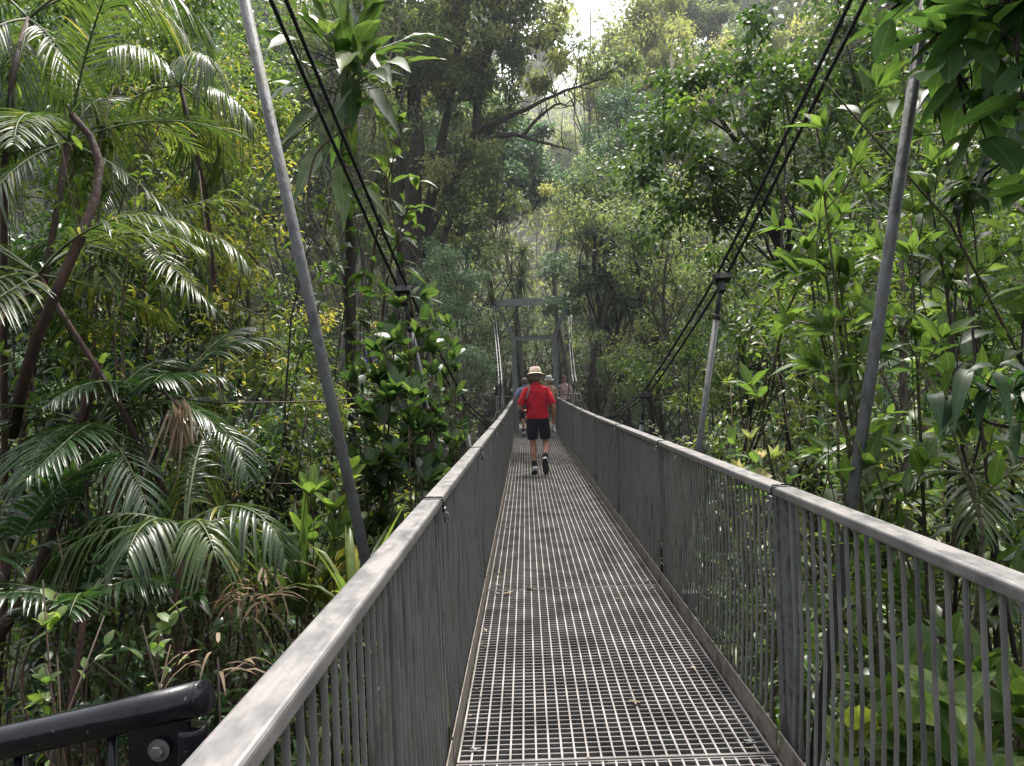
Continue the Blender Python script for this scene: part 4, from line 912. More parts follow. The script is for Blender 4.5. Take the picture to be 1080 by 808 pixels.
# ------------------------------------------------------------------ middle distance trees, each its own
MT = [
 # label, base px, Y, lobes [(px,py,dY,rx,ry,rz)], leaf, bark, spacing, clump radius, per, L, W, T, trunk, rnd
 ('round leaved dark tree hanging over the twin cables on the right', 850, 11, [(770, 110, 0, 1.5, 1.2, .9), (710, 170, .5, 1.0, 1, .7), (800, 200, 0, 1.2, 1, .7), (840, 60, .5, 1.4, 1, .9), (690, 120, .5, .8, .8, .5), (740, 235, .3, .9, .8, .45)], 'mid', 'barkdark', .62, .36, 60, .12, .085, T_MID, .12, .3),
 ('deep blue green tree filling the gap right above the portal', 640, 22, [(640, 190, 0, 1.5, 1.5, 1.6), (620, 260, 0, 1.6, 1.5, 1.2), (660, 130, 1, 1.6, 1.5, 1.2), (670, 300, 0, 1.6, 1.3, 1.0), (625, 320, 0, 1.1, 1.3, .8), (588, 318, 1.5, .55, .5, .35), (600, 290, 1, .7, .6, .5)], 'hazyblue', 'barkdark', .8, .42, 110, .14, .07, T_LO, .16, .35),
 ('pale olive tree under the bright sky gap, top centre right', 690, 27, [(705, 35, 0, 1.7, 1.5, 1.0), (665, 75, 0, 1.0, 1., .6), (750, 60, 0, 2.0, 2, 1.1), (710, 100, 1, 2.2, 2, 1)], 'hazyyellow', 'bark', 1.15, .5, 80, .15, .07, T_LO, .16, .5),
 ('mid green tree behind the right hanger pipe', 900, 12, [(830, 260, 0, 1.2, 1, 1), (900, 200, 0, 1.8, 1.2, 1.4), (980, 120, 0, 2.2, 1.4, 1.7), (1060, 220, 0, 1.8, 1.3, 2), (900, 60, 1, 2, 1.3, 1.4)], 'mid', 'bark', .75, .4, 75, .14, .06, T_MID, .14, .5),
 ('bright leafy tree behind the right hand handrail', 960, 8, [(900, 290, 0, 1, .9, .8), (990, 280, 0, 1.2, 1, 1.0), (1060, 330, 0, 1, .9, 1.2), (850, 340, 0, .8, .8, .7), (950, 200, .5, 1.2, .9, .8)], 'bright', 'bark', .5, .3, 48, .13, .045, T_MID, .07, .5),
 ('dense green tree below the twin cables on the right', 790, 10, [(770, 350, 0, .9, .8, .7), (830, 390, 0, 1.1, .9, .9), (720, 380, 1, .8, .8, .5), (760, 430, 1, .9, .8, .6), (800, 320, .5, .8, .8, .5)], 'mid', 'barkdark', .48, .28, 60, .09, .035, T_MID, .06, .55),
 ('dense tree with fine leaves at the far left top', 90, 10, [(40, 60, 0, 1.6, 1.2, 1.3), (130, 40, .5, 1.5, 1.2, 1.1), (220, 60, 1, 1.4, 1.2, 1.2), (60, 170, 0, 1.4, 1.1, 1.0), (170, 150, 1, 1.3, 1.1, .9)], 'mid', 'bark', .6, .34, 60, .13, .05, T_MID, .12, .6),
 ('yellow green small leaved tree left of the hanger pipe', 250, 9, [(250, 200, 0, .8, .8, .9), (230, 280, 0, .8, .7, .7), (290, 340, -.3, .8, .7, .7), (200, 120, .5, .9, .8, .8), (270, 110, 1, .8, .8, .8), (320, 410, -.5, .7, .6, .5)], 'bright', 'bark', .42, .26, 46, .11, .036, T_MID, .07, .72),
 ('grey green hazy tree behind the large leaved climber', 330, 17, [(320, 60, 0, 2, 1.6, 1.7), (380, 120, 0, 1.4, 1.4, 1.5), (350, 220, 0, 1.3, 1.3, 1.2), (300, 0, 0, 2.2, 1.5, 1.2), (390, 10, 1, 2, 1.5, 1.4)], 'hazy', 'bark', .9, .45, 95, .13, .06, T_LO, .15, .45),
 ('silvery grey leaved tree left of the far portal', 470, 16, [(470, 290, 0, .8, .8, .8), (480, 350, 0, .9, .8, .8), (455, 320, 0, .7, .7, .7), (500, 390, .5, .7, .7, .5)], 'hazyblue', 'bark', .5, .3, 110, .08, .04, T_LO, .06, .75),
 ('dark leafy tree low on the left behind the saplings', 300, 7.2, [(290, 470, 0, .6, .5, .5), (230, 440, 0, .6, .5, .6), (350, 480, .5, .6, .5, .4), (200, 520, 0, .5, .5, .5), (270, 540, 0, .6, .5, .5)], 'dark', 'barkdark', .34, .22, 40, .12, .045, T_MID, .05, .5),
 ('dark green tree behind the palms at the left edge', 30, 8.5, [(0, 330, 0, 1.2, 1, 1), (80, 300, 0, 1.0, .9, .9), (140, 400, 0, 1.0, .9, .9), (20, 450, -.5, 1, .9, .9), (180, 330, .3, .8, .8, .8)], 'dark', 'barkdark', .5, .3, 50, .15, .05, T_MID, .1, .6),
 ('hazy slender tree left of the dark big trunk', 385, 26, [(370, 160, 0, 2, 1.6, 2), (400, 240, 0, 1.6, 1.4, 1.5), (350, 60, 0, 2.5, 2, 1.8), (400, 300, 0, 1.5, 1.5, 1)], 'hazy', 'barkpale', 1.0, .5, 90, .16, .07, T_LO, .14, .5),
 ('blue green bushy tree left of the portal below the big branch', 500, 24, [(490, 260, 0, 1.6, 1.4, 1.2), (520, 220, 1, 1.2, 1.2, 1.0), (500, 310, 0, 1.4, 1.2, 1.0), (460, 380, 0, 1.6, 1.2, 1.0), (510, 370, 0, 1.0, 1.0, 1.0)], 'hazy', 'bark', .8, .42, 100, .13, .065, T_LO, .12, .5),
 ('bushy grey green tree right behind the railing, right of the portal', 700, 16, [(680, 360, 0, 1, .9, .7), (730, 400, 0, 1.0, .9, .6), (640, 370, 2, .8, .8, .6), (700, 300, 1, 1.0, .9, .6), (660, 410, 1, .8, .8, .5)], 'hazy', 'barkdark', .55, .3, 85, .1, .045, T_MID, .07, .5),
]
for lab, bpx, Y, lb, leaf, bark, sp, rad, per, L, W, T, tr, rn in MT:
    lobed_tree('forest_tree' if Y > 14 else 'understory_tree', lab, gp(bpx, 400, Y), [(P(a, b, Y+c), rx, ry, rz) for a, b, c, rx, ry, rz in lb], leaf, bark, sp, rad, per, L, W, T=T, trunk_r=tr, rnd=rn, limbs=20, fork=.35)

# ------------------------------------------------------------------ left side, near
# large leaved climber on a trunk
t = thing('climber', gp(345, 200, 7.6), 'climber with very large lance shaped leaves on a dark trunk behind the left cables', 'climber')
SB = MB(); tr = stem(SB, [gp(372, 300, 7.8), P(370, 300, 7.8), P(362, 180, 7.8), P(362, 90, 7.8), P(366, 40, 7.8)], .07, .03, n=18); SB.build('trunk', G['barkdark'], t)
LV = Leaves(); SB = MB()
for i in range(85):
    s = R.uniform(.66, .99); p = tr[int(s*17)]; d = rdir(1, .35)[0]; d[1] = -abs(d[1])*.7 if R.uniform() < .7 else d[1]; d = nrm(d); q = p+d*R.uniform(.2, .75)
    SB.tube([p, (p+q)/2+[0, 0, .03], q], [.009, .007, .005], 5)
    L = R.uniform(.36, .66); LV.add([q], [nrm(d*1.0+np.array([R.normal()*.3, -.1, R.uniform(-.4, .5)]))], [nrm(np.array([0, -.35, 1])+rdir(1)[0]*.3)], L, L*.34, R.uniform(.15, .5), R.uniform(.3, .9))
SB.build('leaf_stalk', G['stemgreen'], t); mb = MB(); LV.to(mb, T_BIG, uv=True); mb.build('foliage', G['nearmid'], t)
plant('leafy_vine', 'dark leafy vine clothing the climber trunk below its large leaves', gp(372, 330, 7.6), [P(350, 210, 7.4), P(385, 230, 7.5), P(360, 260, 7.3), P(400, 280, 7.4), P(345, 300, 7.3), P(380, 320, 7.3), P(365, 170, 7.5)], 'mid', 'barkdark', T_HI, .16, .06, cat='vine', twigs=10, per=8, twig=.45, bare=.5, r0=.02, rnd=.35, droop=.5)
# low hanging branch with two long leaves by the cables
plant('leafy_vine', 'vine with long pointed leaves hanging beside the twin left cables', P(415, 300, 8.6)+[0, .5, -2], [P(425, 130, 8.2), P(440, 190, 8.2), P(405, 170, 8.2)], 'nearmid', 'stembrown', T_HI, .3, .09, uv=True, cat='vine', twigs=6, per=3, twig=.35, bare=.7, r0=.03, rt=.006, droop=.4, rnd=.6)

# glossy broad leaved shrub by the left railing
plant('glossy_shrub', 'glossy shrub with oval leaves close to the left railing before the portal', gp(430, 470, 5.3), [P(395, 345, 5.2), P(430, 350, 5.3), P(455, 372, 5.3), P(410, 400, 5.0), P(455, 415, 5.4), P(430, 425, 5.0), P(385, 420, 5.2), P(440, 335, 5.4), P(420, 310, 5.6), P(470, 395, 5.5)], 'nearmid', 'stembrown', T_OVAL, .165, .07, uv=True, twigs=9, per=6, twig=.34, bare=.6, r0=.022, whorl=6, droop=.15, rnd=.35)
plant('glossy_shrub', 'second glossy shrub leaning over the left railing farther along', gp(480, 470, 7.4), [P(470, 380, 7.3), P(485, 420, 7.4), P(455, 350, 7.2), P(478, 350, 7.5), P(488, 450, 7.4), P(445, 390, 7.1)], 'nearmid', 'stembrown', T_OVAL, .17, .07, uv=True, twigs=9, per=6, twig=.34, bare=.5, r0=.02, whorl=5, droop=.2, rnd=.45)
plant('lime_shrub', 'lime green small leaved shrub between the hanger pipe and the glossy shrub', gp(400, 470, 6.4), [P(340, 380, 6), P(370, 400, 6), P(400, 440, 6), P(340, 450, 5.8), P(380, 470, 5.9), P(420, 480, 6), P(310, 420, 6)], 'bright', 'stembrown', T_MID, .105, .034, twigs=12, per=11, twig=.4, bare=.5, r0=.014, droop=.35, rnd=.8)
plant('pale_shrub', 'pale yellow green shrub behind the left clamp', gp(400, 400, 9.5), [P(395, 340, 9.5), P(410, 350, 9.4), P(385, 360, 9.3)], 'bright', 'stembrown', T_MID, .14, .045, twigs=8, per=9, twig=.35, bare=.7, r0=.02, rnd=.9)
plant('yellow_shrub', 'shrub with yellowing leaves between the palms and the hanger pipe', gp(215, 300, 6.6), [P(120, 260, 6.4), P(180, 250, 6.4), P(230, 330, 6.2), P(140, 300, 6.3), P(265, 240, 6.6), P(200, 370, 6.2)], 'bright', 'stembrown', T_HI, .13, .04, twigs=10, per=8, twig=.45, bare=.6, r0=.016, rnd=1.0, droop=.4)
plant('fine_shrub', 'dark fine leaved shrub above the strap leaved plants on the left', gp(270, 480, 5.6), [P(230, 400, 5.4), P(280, 420, 5.5), P(320, 430, 5.6), P(250, 460, 5.2), P(300, 480, 5.3), P(210, 450, 5.3)], 'mid', 'stembrown', T_HI, .12, .036, twigs=12, per=9, twig=.4, bare=.45, r0=.013, rnd=.45, droop=.45)
plant('sapling', 'sapling with a whorl of broad oval leaves left of the hanger pipe foot', gp(330, 600, 4.3), [P(326, 492, 4.3)], 'near', 'stembrown', T_OVAL, .17, .075, uv=True, cat='sapling', twigs=2, per=3, twig=.14, bare=.8, r0=.01, rt=.005, whorl=6, droop=.1, rnd=.55, upness=1.5)
plant('sapling', 'sapling with broad leaves right behind the hanger pipe', gp(372, 600, 4.7), [P(366, 478, 4.8), P(352, 520, 4.7)], 'near', 'stembrown', T_OVAL, .18, .08, uv=True, cat='sapling', twigs=3, per=3, twig=.18, bare=.75, r0=.01, rt=.005, whorl=5, droop=.1, rnd=.6, upness=1.5)

# strap leaved plants
def strap(label, base, n, L, W, el=.9, leaf='palm', rnd=.6, droop=.7, name='strap_leaved_plant'):
    t = thing(name, base, label, 'plant'); LV = Leaves(); a = R.uniform(0, 6.3, n); e = el*R.uniform(.75, 1.3, n)
    d = np.stack([np.cos(a)*np.cos(e), np.sin(a)*np.cos(e), np.sin(e)], 1)
    dd_ = leaf == 'dead'
    LV.add(np.asarray(base)+d*np.array([.06, .06, .0])+(R.normal(size=(n, 3))*np.array([.05, .05, .06]) if dd_ else 0), d, nrm(np.array([0, 0, 1.2])-d*.4+rdir(n)*.15), L*R.uniform(.6, 1.1, n), W*R.uniform(.7, 1.2, n), droop*R.uniform(.1, 1.1, n), np.clip((.35 if dd_ else rnd)+R.normal(size=n)*.2, 0, 1))
    mb = MB(); LV.to(mb, T_STRAP); mb.build('leaf_tuft', G[leaf], t)
    SB = MB(); SB.tube([[base[0], base[1], GZ(base[0], base[1])-.1], np.asarray(base)+[0, 0, .03]], [.012, .005], 6); SB.build('stem_base', G['barkdark'], t); return t
strap('tall strap leaved clump left of the hanger pipe foot', P(318, 650, 4.6), 26, 1.0, .05, 1.2)
strap('strap leaved clump with upright blades below the saplings', P(345, 640, 5.0), 22, .95, .06, 1.25, rnd=.8, leaf='bright')
strap('arching strap leaved clump next to the left handrail', P(372, 640, 4.2), 20, .8, .045, .95, rnd=.7, leaf='bright')
strap('brown withered strap leaf clump left of the handrail', P(268, 625, 4.1), 34, .3, .022, .5, leaf='dead', droop=1.4)
strap('dry curled leaf clump low beside the black railing', P(230, 700, 3.6), 14, .22, .02, .4, leaf='dead', droop=1.2)

# palms at the left
def pal(lab, bpx, cpx, Y, nf, ln, name='climbing_palm', **kw):
    base = gp(bpx[0], bpx[1], Y); return palm(name, lab, base, P(cpx[0], cpx[1], Y), nf, ln, **kw)
kw = dict(npair=38, lf=.3, lw=.019, arch=1.1)
kb = dict(npair=42, lf=.38, lw=.02, arch=1.5, droop=1.0)
pal('red stemmed palm with long dark fronds at the left edge, middle height', (-20, 600), (72, 150), 5.6, 11, 1.5, r=.03, el=(-.5, 1.3), **kw)
pal('feathery palm whose silvery front frond arches to the right', (60, 560), (40, 290), 4.8, 10, 1.35, r=.022, el=(-.3, .9), dead=1, **kw)
pal('tall palm at the top left corner with hanging curtains of leaflets', (-60, 300), (30, 20), 6.0, 12, 1.7, r=.03, el=(-.9, .9), **kb)
pal('slim palm with drooping fronds left of the yellowing shrub', (105, 520), (150, 250), 6.4, 9, 1.3, r=.02, el=(-.4, 1.2), **kw)
pal('dark palm clump low on the left with broad fans of leaflets', (40, 720), (10, 590), 4.2, 8, .9, r=.03, el=(.2, 1.3), leaf='dark', npair=28, lf=.3, lw=.026, arch=.7)
pal('short palm with a red brown stem above the black railing', (95, 700), (100, 450), 5.0, 10, 1.15, r=.022, el=(-.6, 1.2), dead=1, leaf='dark', **kw)
pal('small palm in the dark hollow beside the brown dead leaves', (180, 640), (175, 430), 5.4, 9, 1.1, r=.02, el=(-.4, 1.3), dead=1, leaf='dark', **kw)
pal('little palm with silvery drooping fronds right of the low dark palms', (150, 760), (195, 560), 4.3, 8, .9, r=.02, el=(.2, 1.3), npair=26, lf=.26, lw=.022, droop=1.3, arch=1.5)
pal('ground palm spreading its fronds just above the black railing', (50, 800), (90, 640), 3.9, 7, .65, r=.022, el=(.3, 1.3), leaf='dark', npair=24, lf=.22, lw=.02, arch=.8)
pal('palm with fine pale fronds left of the top hanger pipe', (200, 300), (190, 90), 8, 8, 1.2, r=.03, el=(-.6, 1.0), **kb)
plant('leafy_shrub', 'dark broad leaved shrub across the lower left behind the ground palm', gp(120, 760, 4.2), [P(60, 560, 4.2), P(120, 600, 4.1), P(170, 650, 4.0), P(30, 640, 4.1), P(210, 620, 4.3), P(90, 520, 4.4)], 'dark', 'stembrown', T_HI, .14, .045, twigs=11, per=8, twig=.35, bare=.3, r0=.012, rnd=.45, droop=.5)
plant('leafy_shrub', 'yellow green shrub with drooping leaves between the upper left palm fronds', gp(100, 400, 5.4), [P(100, 210, 5.3), P(60, 130, 5.4), P(150, 170, 5.5), P(30, 330, 5.2), P(120, 300, 5.2), P(190, 230, 5.6)], 'bright', 'stembrown', T_HI, .13, .034, twigs=11, per=8, twig=.45, bare=.45, r0=.014, rnd=.5, droop=.8)
plant('leafy_shrub', 'leafy shrub growing up between the palm stems at the left edge', gp(60, 560, 5.2), [P(30, 420, 5), P(80, 380, 5.1), P(120, 330, 5.3), P(10, 240, 5.2), P(60, 470, 4.9), P(150, 460, 5.1), P(130, 400, 5.2)], 'mid', 'stembrown', T_HI, .15, .045, twigs=10, per=7, twig=.4, bare=.5, r0=.014, rnd=.5, droop=.5)
plant('leafy_shrub', 'green shrub with hanging leaves in front of the upper left palms', gp(150, 300, 6), [P(120, 90, 6), P(170, 130, 6.1), P(60, 60, 6), P(210, 180, 6.2), P(150, 190, 6)], 'bright', 'stembrown', T_HI, .17, .045, twigs=9, per=7, twig=.5, bare=.65, r0=.022, rnd=.55, droop=.7)
plant('leafy_shrub', 'dark shrub filling the hollow over the ground palms', gp(110, 640, 4.6), [P(40, 600, 4.6), P(100, 560, 4.7), P(150, 540, 4.8), P(200, 560, 4.8), P(180, 500, 5)], 'dark', 'stembrown', T_HI, .15, .045, twigs=10, per=7, twig=.35, bare=.35, r0=.012, rnd=.6, droop=.5)
# leaning red brown stems
for lab, a, b_, Y, r in (('thick red brown stem leaning across the lower left corner', (-60, 660), (105, 380), 4.9, .05), ('dark crooked stem rising through the palms at the left edge', (10, 380), (75, 120), 5.0, .04), ('thin bare stem arching up behind the black railing', (92, 740), (60, 625), 3.1, .007), ('thin pale stem beside the leaf sprig above the black railing', (150, 720), (178, 630), 3.0, .006)):
    t = thing('leaning_stem', P(a[0], a[1], Y), lab, 'stem'); SB = MB(); q = bent(P(a[0], a[1], Y)-[0, 0, .5], P(b_[0], b_[1], Y), 9, .07); SB.tube(q, np.linspace(r, r*.55, 9), 8); SB.build('trunk', G['stemred'], t)
    LV = Leaves(); k = 7; d = rdir(k, .6); LV.add(np.repeat(q[-1:], k, 0)-np.array([0, 0, 1.])*R.uniform(0, .15, (k, 1)), d, nrm(np.array([0, -.3, 1.])+rdir(k)*.3), R.uniform(.07, .12, k) if r < .02 else R.uniform(.1, .2, k), .04, .2, R.uniform(.4, .9, k)); mb = MB(); LV.to(mb, T_OVAL, uv=True); mb.build('foliage', G['near'], t)
# bunch of dead palm leaflets hanging
t = thing('dead_frond', P(190, 425, 4.7), 'bunch of pale brown dead palm leaflets hanging straight down among green palms', 'dead frond')
LV = Leaves(); n = 34; b0 = P(190, 430, 4.7)+R.normal(size=(n, 3))*.03; d = nrm(np.array([.1, 0, -1])+R.normal(size=(n, 3))*.2)
LV.add(b0, d, rdir(n), R.uniform(.25, .6, n), .018, .0, R.uniform(.3, 1, n)); mb = MB(); LV.to(mb, T_STRAP); mb.build('leaflet_bunch', G['dead'], t)
SB = MB(); SB.tube([P(150, 400, 4.75), P(175, 415, 4.7), P(192, 432, 4.7)], .009, 6); SB.build('midrib', G['stembrown'], t)

# saplings at the lower left
plant('young_shrub', 'young leafy shrub just behind the black railing', gp(130, 800, 3.2), [P(110, 650, 3.1), P(150, 660, 3.2), P(60, 690, 3.1), P(180, 680, 3.2)], 'near', 'stembrown', T_HI, .085, .034, uv=True, twigs=6, per=5, twig=.16, bare=.6, r0=.007, rt=.003, rnd=.5)
plant('young_shrub', 'small bright leaved sprig at the far lower left', gp(20, 800, 2.8), [P(45, 612, 2.8), P(48, 700, 2.8)], 'near', 'stembrown', T_OVAL, .075, .034, uv=True, twigs=2, per=3, twig=.08, bare=.8, r0=.006, rt=.003, whorl=4, rnd=.5)
# ------------------------------------------------------------------ right side, near
plant('foreground_shrub', 'tall foreground shrub with long bright leaves on mossy stems, right of the bridge', gp(985, 640, 3.6), [P(868, 85, 3.3), P(825, 170, 3.4), P(910, 160, 3.5), P(820, 310, 3.3), P(960, 230, 3.6), P(880, 250, 3.5), P(800, 240, 3.6), P(845, 380, 3.3), P(940, 330, 3.6), P(860, 200, 3.7)], 'near', 'barkmoss', T_HI, .17, .052, uv=True, twigs=10, per=6, twig=.36, bare=.4, r0=.022, rt=.004, whorl=5, rnd=.42, var=.2, droop=.25, upness=.6, j=.09)
# upright leaf crown of that shrub sits on its leader; thick mossy stem next to it
plant('sapling', 'thin dark sapling standing between the hanger pipe and the frame edge on the right', gp(1030, 640, 4.2), [P(975, 180, 4.2), P(985, 90, 4.3), P(1010, 260, 4.1)], 'nearmid', 'barkdark', T_HI, .2, .07, uv=True, twigs=9, per=5, twig=.35, bare=.4, r0=.028, rt=.006, whorl=4, rnd=.6, droop=.3, j=.02)
plant('broad_leaved_shrub', 'broad leaved shrub at the right edge above the handrail', gp(1120, 500, 3.6), [P(1060, 200, 3.5), P(1020, 280, 3.5), P(1080, 330, 3.4), P(1000, 350, 3.6), P(1050, 400, 3.5)], 'nearmid', 'barkdark', T_HI, .22, .085, uv=True, twigs=8, per=5, twig=.35, bare=.5, r0=.025, rt=.005, rnd=.6, droop=.35)
plant('drooping_shrub', 'shrub with large dark glossy drooping leaves at the right edge over the handrail', P(1150, 430, 2.9), [P(1000, 412, 2.9), P(1040, 405, 2.8), P(1085, 395, 2.8)], 'neardark', 'barkdark', T_BIG, .15, .055, uv=True, twigs=3, per=4, twig=.2, bare=.6, r0=.014, rt=.004, rnd=.4, droop=1.3, leafang=.9)
# overhanging dark branches, top right
t = plant('overhanging_tree', 'dark broad leaves overhanging the top right corner', P(1230, -60, 2.9)+[0, 0, .2], [P(1060, 0, 2.6), P(985, 60, 2.7), P(1020, 130, 2.8), P(1075, 90, 2.5), P(1000, -40, 2.8), P(1090, 190, 2.7), P(940, 10, 3.0)], 'neardark', 'barkdark', T_OVAL, .2, .1, uv=True, cat='tree', twigs=6, per=5, twig=.34, bare=.45, r0=.02, rt=.005, rnd=.85, droop=.25)
t = plant('overhanging_tree', 'mid green leafy branch behind the dark leaves at the top right', P(1230, 60, 4.0), [P(1000, 30, 3.9), P(1050, 120, 3.9), P(960, 100, 4.2), P(1010, 200, 4.1), P(930, 30, 4.3)], 'nearmid', 'barkdark', T_HI, .18, .07, uv=True, cat='tree', twigs=9, per=6, twig=.4, bare=.4, r0=.02, rt=.005, rnd=.45, droop=.5)
# new growth in cream and pink
plant('croton', 'small shrub with cream, yellow and pink new leaves above the right handrail', gp(810, 520, 5.4), [P(790, 440, 5.4), P(815, 462, 5.4), P(800, 470, 5.3)], 'yellow', 'stembrown', T_HI, .13, .042, uv=True, twigs=1, per=3, twig=.12, bare=.9, r0=.01, rt=.004, whorl=6, rnd=.35, var=.6, droop=.1, upness=1)
plant('leafy_shrub', 'mid green shrub under the cream and pink leaves', gp(800, 540, 5.5), [P(770, 470, 5.5), P(800, 490, 5.4), P(840, 480, 5.3), P(860, 450, 5.4), P(820, 500, 5.2)], 'nearmid', 'stembrown', T_HI, .15, .055, uv=True, twigs=8, per=6, twig=.25, bare=.5, r0=.012, rnd=.55)
plant('leafy_shrub', 'fine leaved bush behind the cream and pink leaves', gp(800, 430, 7), [P(770, 400, 7), P(820, 390, 7), P(860, 380, 6.8), P(800, 350, 7.2), P(880, 420, 6.6), P(745, 440, 7)], 'mid', 'stembrown', T_MID, .11, .036, twigs=14, per=11, twig=.5, bare=.4, r0=.014, rnd=.6)
plant('leafy_shrub', 'leafy bush behind the foot of the near hanger pipe on the right', gp(900, 500, 5.2), [P(880, 430, 5.2), P(930, 450, 5), P(960, 420, 5.2), P(910, 380, 5.4), P(990, 470, 4.8)], 'mid', 'stembrown', T_HI, .14, .045, twigs=12, per=8, twig=.42, bare=.4, r0=.014, rnd=.6)
plant('leafy_shrub', 'bright leafy bush at the right edge behind the handrail', gp(1040, 520, 4.6), [P(1010, 480, 4.5), P(1060, 450, 4.5), P(1090, 500, 4.3), P(1030, 540, 4.3), P(960, 530, 4.6), P(930, 510, 4.8)], 'bright', 'stembrown', T_HI, .15, .045, twigs=11, per=7, twig=.42, bare=.45, r0=.014, rnd=.55)
# fern like palm near the thick mossy stem
palm('small_palm', 'small feathery palm between mossy stem and handrail on the right', gp(1010, 620, 3.7), P(1015, 500, 3.7), 8, .75, npair=22, lf=.2, lw=.026, r=.02, el=(-.1, .7), stem='stembrown')
# plants below the right handrail, seen through the bars
def lowpl(lab, px, py, Y, leaf, T, L, W, n, h, sp, **kw):
    top = P(px, py, Y); b = np.array([top[0], top[1], top[2]-h]); b[2] = min(b[2], GZ(b[0], b[1])+.0) if False else b[2]
    g = np.array([top[0], top[1], GZ(top[0], top[1])-.05])
    return plant('broad_leaved_plant', lab, g, [np.asarray(q) for q in fan_tops(g, top[2]-g[2], sp, n, .25)], leaf, 'stemgreen', T, L, W, cat='plant', uv=T is not T_MID, r0=.016, rt=.006, **kw)
lowpl('very broad pale leaved plant seen through the nearest bars on the right', 1020, 660, 2.9, 'near', T_BIG, .34, .14, 9, 1, .6, twigs=5, per=3, twig=.2, bare=.5, whorl=3, rnd=.5, droop=.4)
lowpl('broad leaved plant low at the right edge behind the railing bars', 1110, 700, 2.4, 'near', T_BIG, .3, .11, 8, 1, .5, twigs=5, per=3, twig=.2, bare=.5, whorl=3, rnd=.45, droop=.5)
lowpl('dark leaved plant seen through the bars beside the double post', 900, 700, 3.6, 'nearmid', T_HI, .22, .08, 9, 1, .7, twigs=7, per=4, twig=.25, bare=.4, rnd=.4, droop=.4)
lowpl('narrow leaved plant left of the double post behind the bars', 770, 640, 4.6, 'mid', T_HI, .16, .045, 9, 1, .8, twigs=9, per=6, twig=.35, bare=.35, rnd=.5)
lowpl('mid green plant in the middle of the right railing bars', 960, 620, 4.3, 'nearmid', T_HI, .18, .06, 9, 1, .8, twigs=9, per=5, twig=.35, bare=.35, rnd=.6)
lowpl('light green plant near the foot of the right railing', 960, 780, 2.9, 'near', T_HI, .2, .07, 8, 1, .5, twigs=7, per=4, twig=.25, bare=.4, rnd=.6)
lowpl('leafy plant below the railing behind the far half of the bars', 700, 540, 6.5, 'mid', T_MID, .13, .04, 9, 1, .8, twigs=11, per=9, twig=.4, bare=.35, rnd=.6)
# left low filling
lowpl('dark leaved plant below the strap leaved clumps', 300, 680, 4.0, 'nearmid', T_HI, .17, .055, 8, 1, .5, twigs=8, per=5, twig=.3, bare=.35, rnd=.35)
lowpl('narrow leaved plant behind the left handrail near the shackle', 400, 560, 4.6, 'mid', T_HI, .13, .036, 8, 1, .4, twigs=9, per=7, twig=.3, bare=.35, rnd=.7)
lowpl('dark plant in the hollow under the left palms', 120, 640, 4.8, 'dark', T_HI, .17, .05, 9, 1, .9, twigs=9, per=6, twig=.4, bare=.3, rnd=.4)
lowpl('dark plant deep behind the left handrail foot', 260, 760, 3.6, 'dark', T_HI, .16, .05, 9, 1, .6, twigs=9, per=5, twig=.35, bare=.3, rnd=.4)

# thin lianas
for lab, pts, r in (('thin green wire like vine crossing low behind the hanger pipe on the left', [P(230, 425, 5.2), P(330, 424, 5.3), P(440, 415, 5.6)], .006), ('thin dark liana sloping behind the left palms', [P(180, 430, 5.2), P(260, 475, 5.2), P(300, 500, 5.3)], .005), ('thin liana hanging from the climber down behind the twin cables', [P(330, 130, 7.4), P(400, 220, 7.4), P(455, 290, 7.6), P(470, 420, 8)], .006), ('looping liana in front of the climber trunk', [P(348, 260, 7.2), P(322, 220, 7.2), P(330, 160, 7.2), P(372, 130, 7.3)], .012), ('thin liana among the shrubs left of the glossy shrub', [P(200, 500, 5.0), P(300, 512, 5.2), P(400, 500, 5.6)], .005)):
    mb = MB(); q = np.array(pts); s = np.linspace(0, 1, len(q)); u = np.linspace(0, 1, 16); q = np.stack([np.interp(u, s, q[:, c]) for c in range(3)], 1)
    for _ in range(3): q[1:-1] = .25*q[:-2]+.5*q[1:-1]+.25*q[2:]
    mb.tube(q, r, 5); tag(mb.build('liana', G['stembrown']), lab, 'liana')

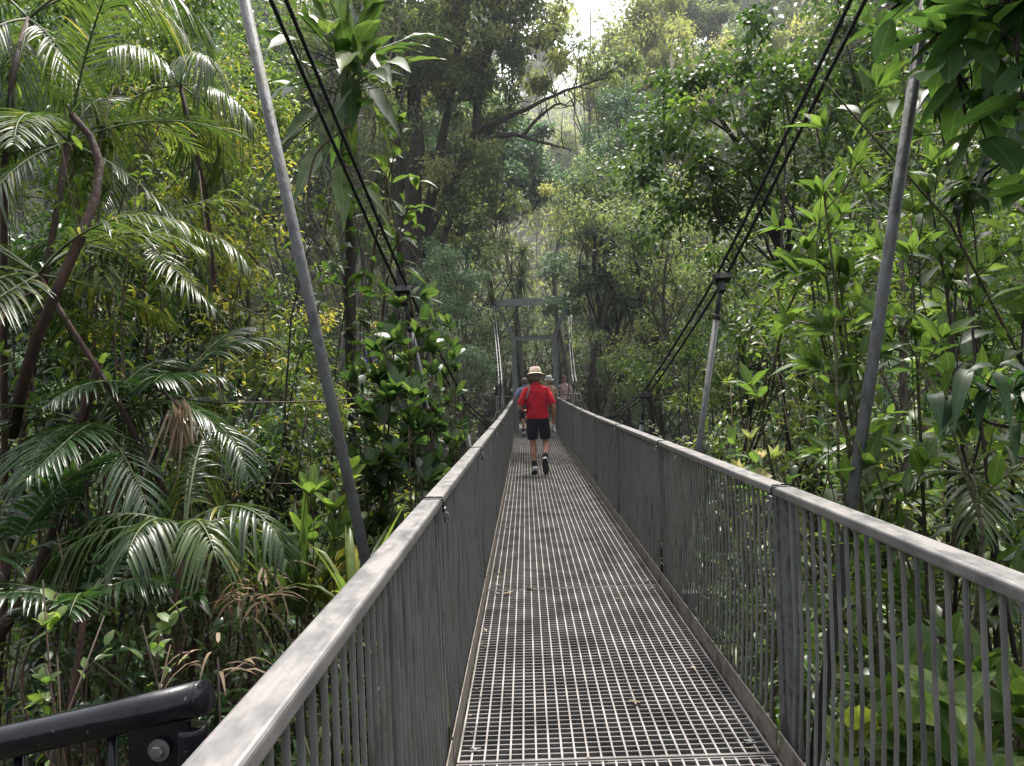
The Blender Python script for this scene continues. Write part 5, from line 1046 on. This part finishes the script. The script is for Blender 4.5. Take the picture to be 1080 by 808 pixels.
# fallen leaves on the deck
CORR[0] = False
FLV = [(528, 601, 'green yellow fallen leaf at the left edge of the deck', .55, .07, 'yellow'), (530, 624, 'pale brown fallen leaf lying flat on the deck joint', .9, .09, 'dead'), (556, 617, 'grey curled leaf scrap right on the deck joint', .5, .1, 'dead'), (728, 702, 'tan curled leaf near the right edge of the deck', .95, .06, 'dead'), (676, 740, 'grey torn leaf in the middle of the deck near the camera', .4, .07, 'dead'), (513, 664, 'tiny pale leaf beside the left kick plate', .9, .035, 'dead'), (654, 630, 'small brown leaf on the right half of the deck', .6, .04, 'dead')]
for px, py, lab, rn, L, mt in FLV:
    d = P(px, py, 1.)-np.array([0, 0, CH]); tt = -CH/d[2]; p = np.array([0, 0, CH])+d*tt; p[2] = zd(p[1])+.006
    LV = Leaves(); a = R.uniform(0, 6.3); LV.add([(0, 0, 0.0)], [(math.cos(a), math.sin(a), .12)], [(.1, .1, 1)], L, L*.45, -.15, rn); mb = MB(); LV.to(mb, T_HI, uv=True)
    o = mb.build('fallen_leaf', G[mt]); o.location = p; tag(o, lab, 'fallen leaf')

LV = Leaves(); n = 150; e = R.uniform(0, 1, n); x = np.where(R.uniform(size=n) < .6, np.where(e < .5, XL+.02+R.uniform(0, .05, n), XR-.02-R.uniform(0, .05, n)), R.uniform(XL, XR, n)); y = R.uniform(2.4, 16, n)
LV.add(np.stack([x, y, np.array([zd(q) for q in y])+.004], 1), rdir(n)*np.array([1, 1, .1]), nrm(np.array([0, 0, 1.])+rdir(n)*.3), R.uniform(.01, .03, n), R.uniform(.005, .014, n), 0, R.uniform(0, .8, n))
mb = MB(); LV.to(mb, T_MID); tag(mb.build('deck_litter', G['dead']), 'tiny brown scraps of leaf caught in the deck grating', kind='stuff')
# ------------------------------------------------------------------ haze in the valley air
m, nt, out = new_mat('valley_haze'); vs = N(nt, 'ShaderNodeVolumeScatter'); vs.inputs['Color'].default_value = (.9, .95, 1, 1); vs.inputs['Density'].default_value = .0018; vs.inputs['Anisotropy'].default_value = .45
nt.links.new(vs.outputs[0], out.inputs['Volume'])
mb = MB(); mb.box((0, 70, 20), (88, 62, 40)); tag(mb.build('haze', m, smooth=False), 'thin pale haze filling the valley air beyond the middle of the bridge', kind='structure')
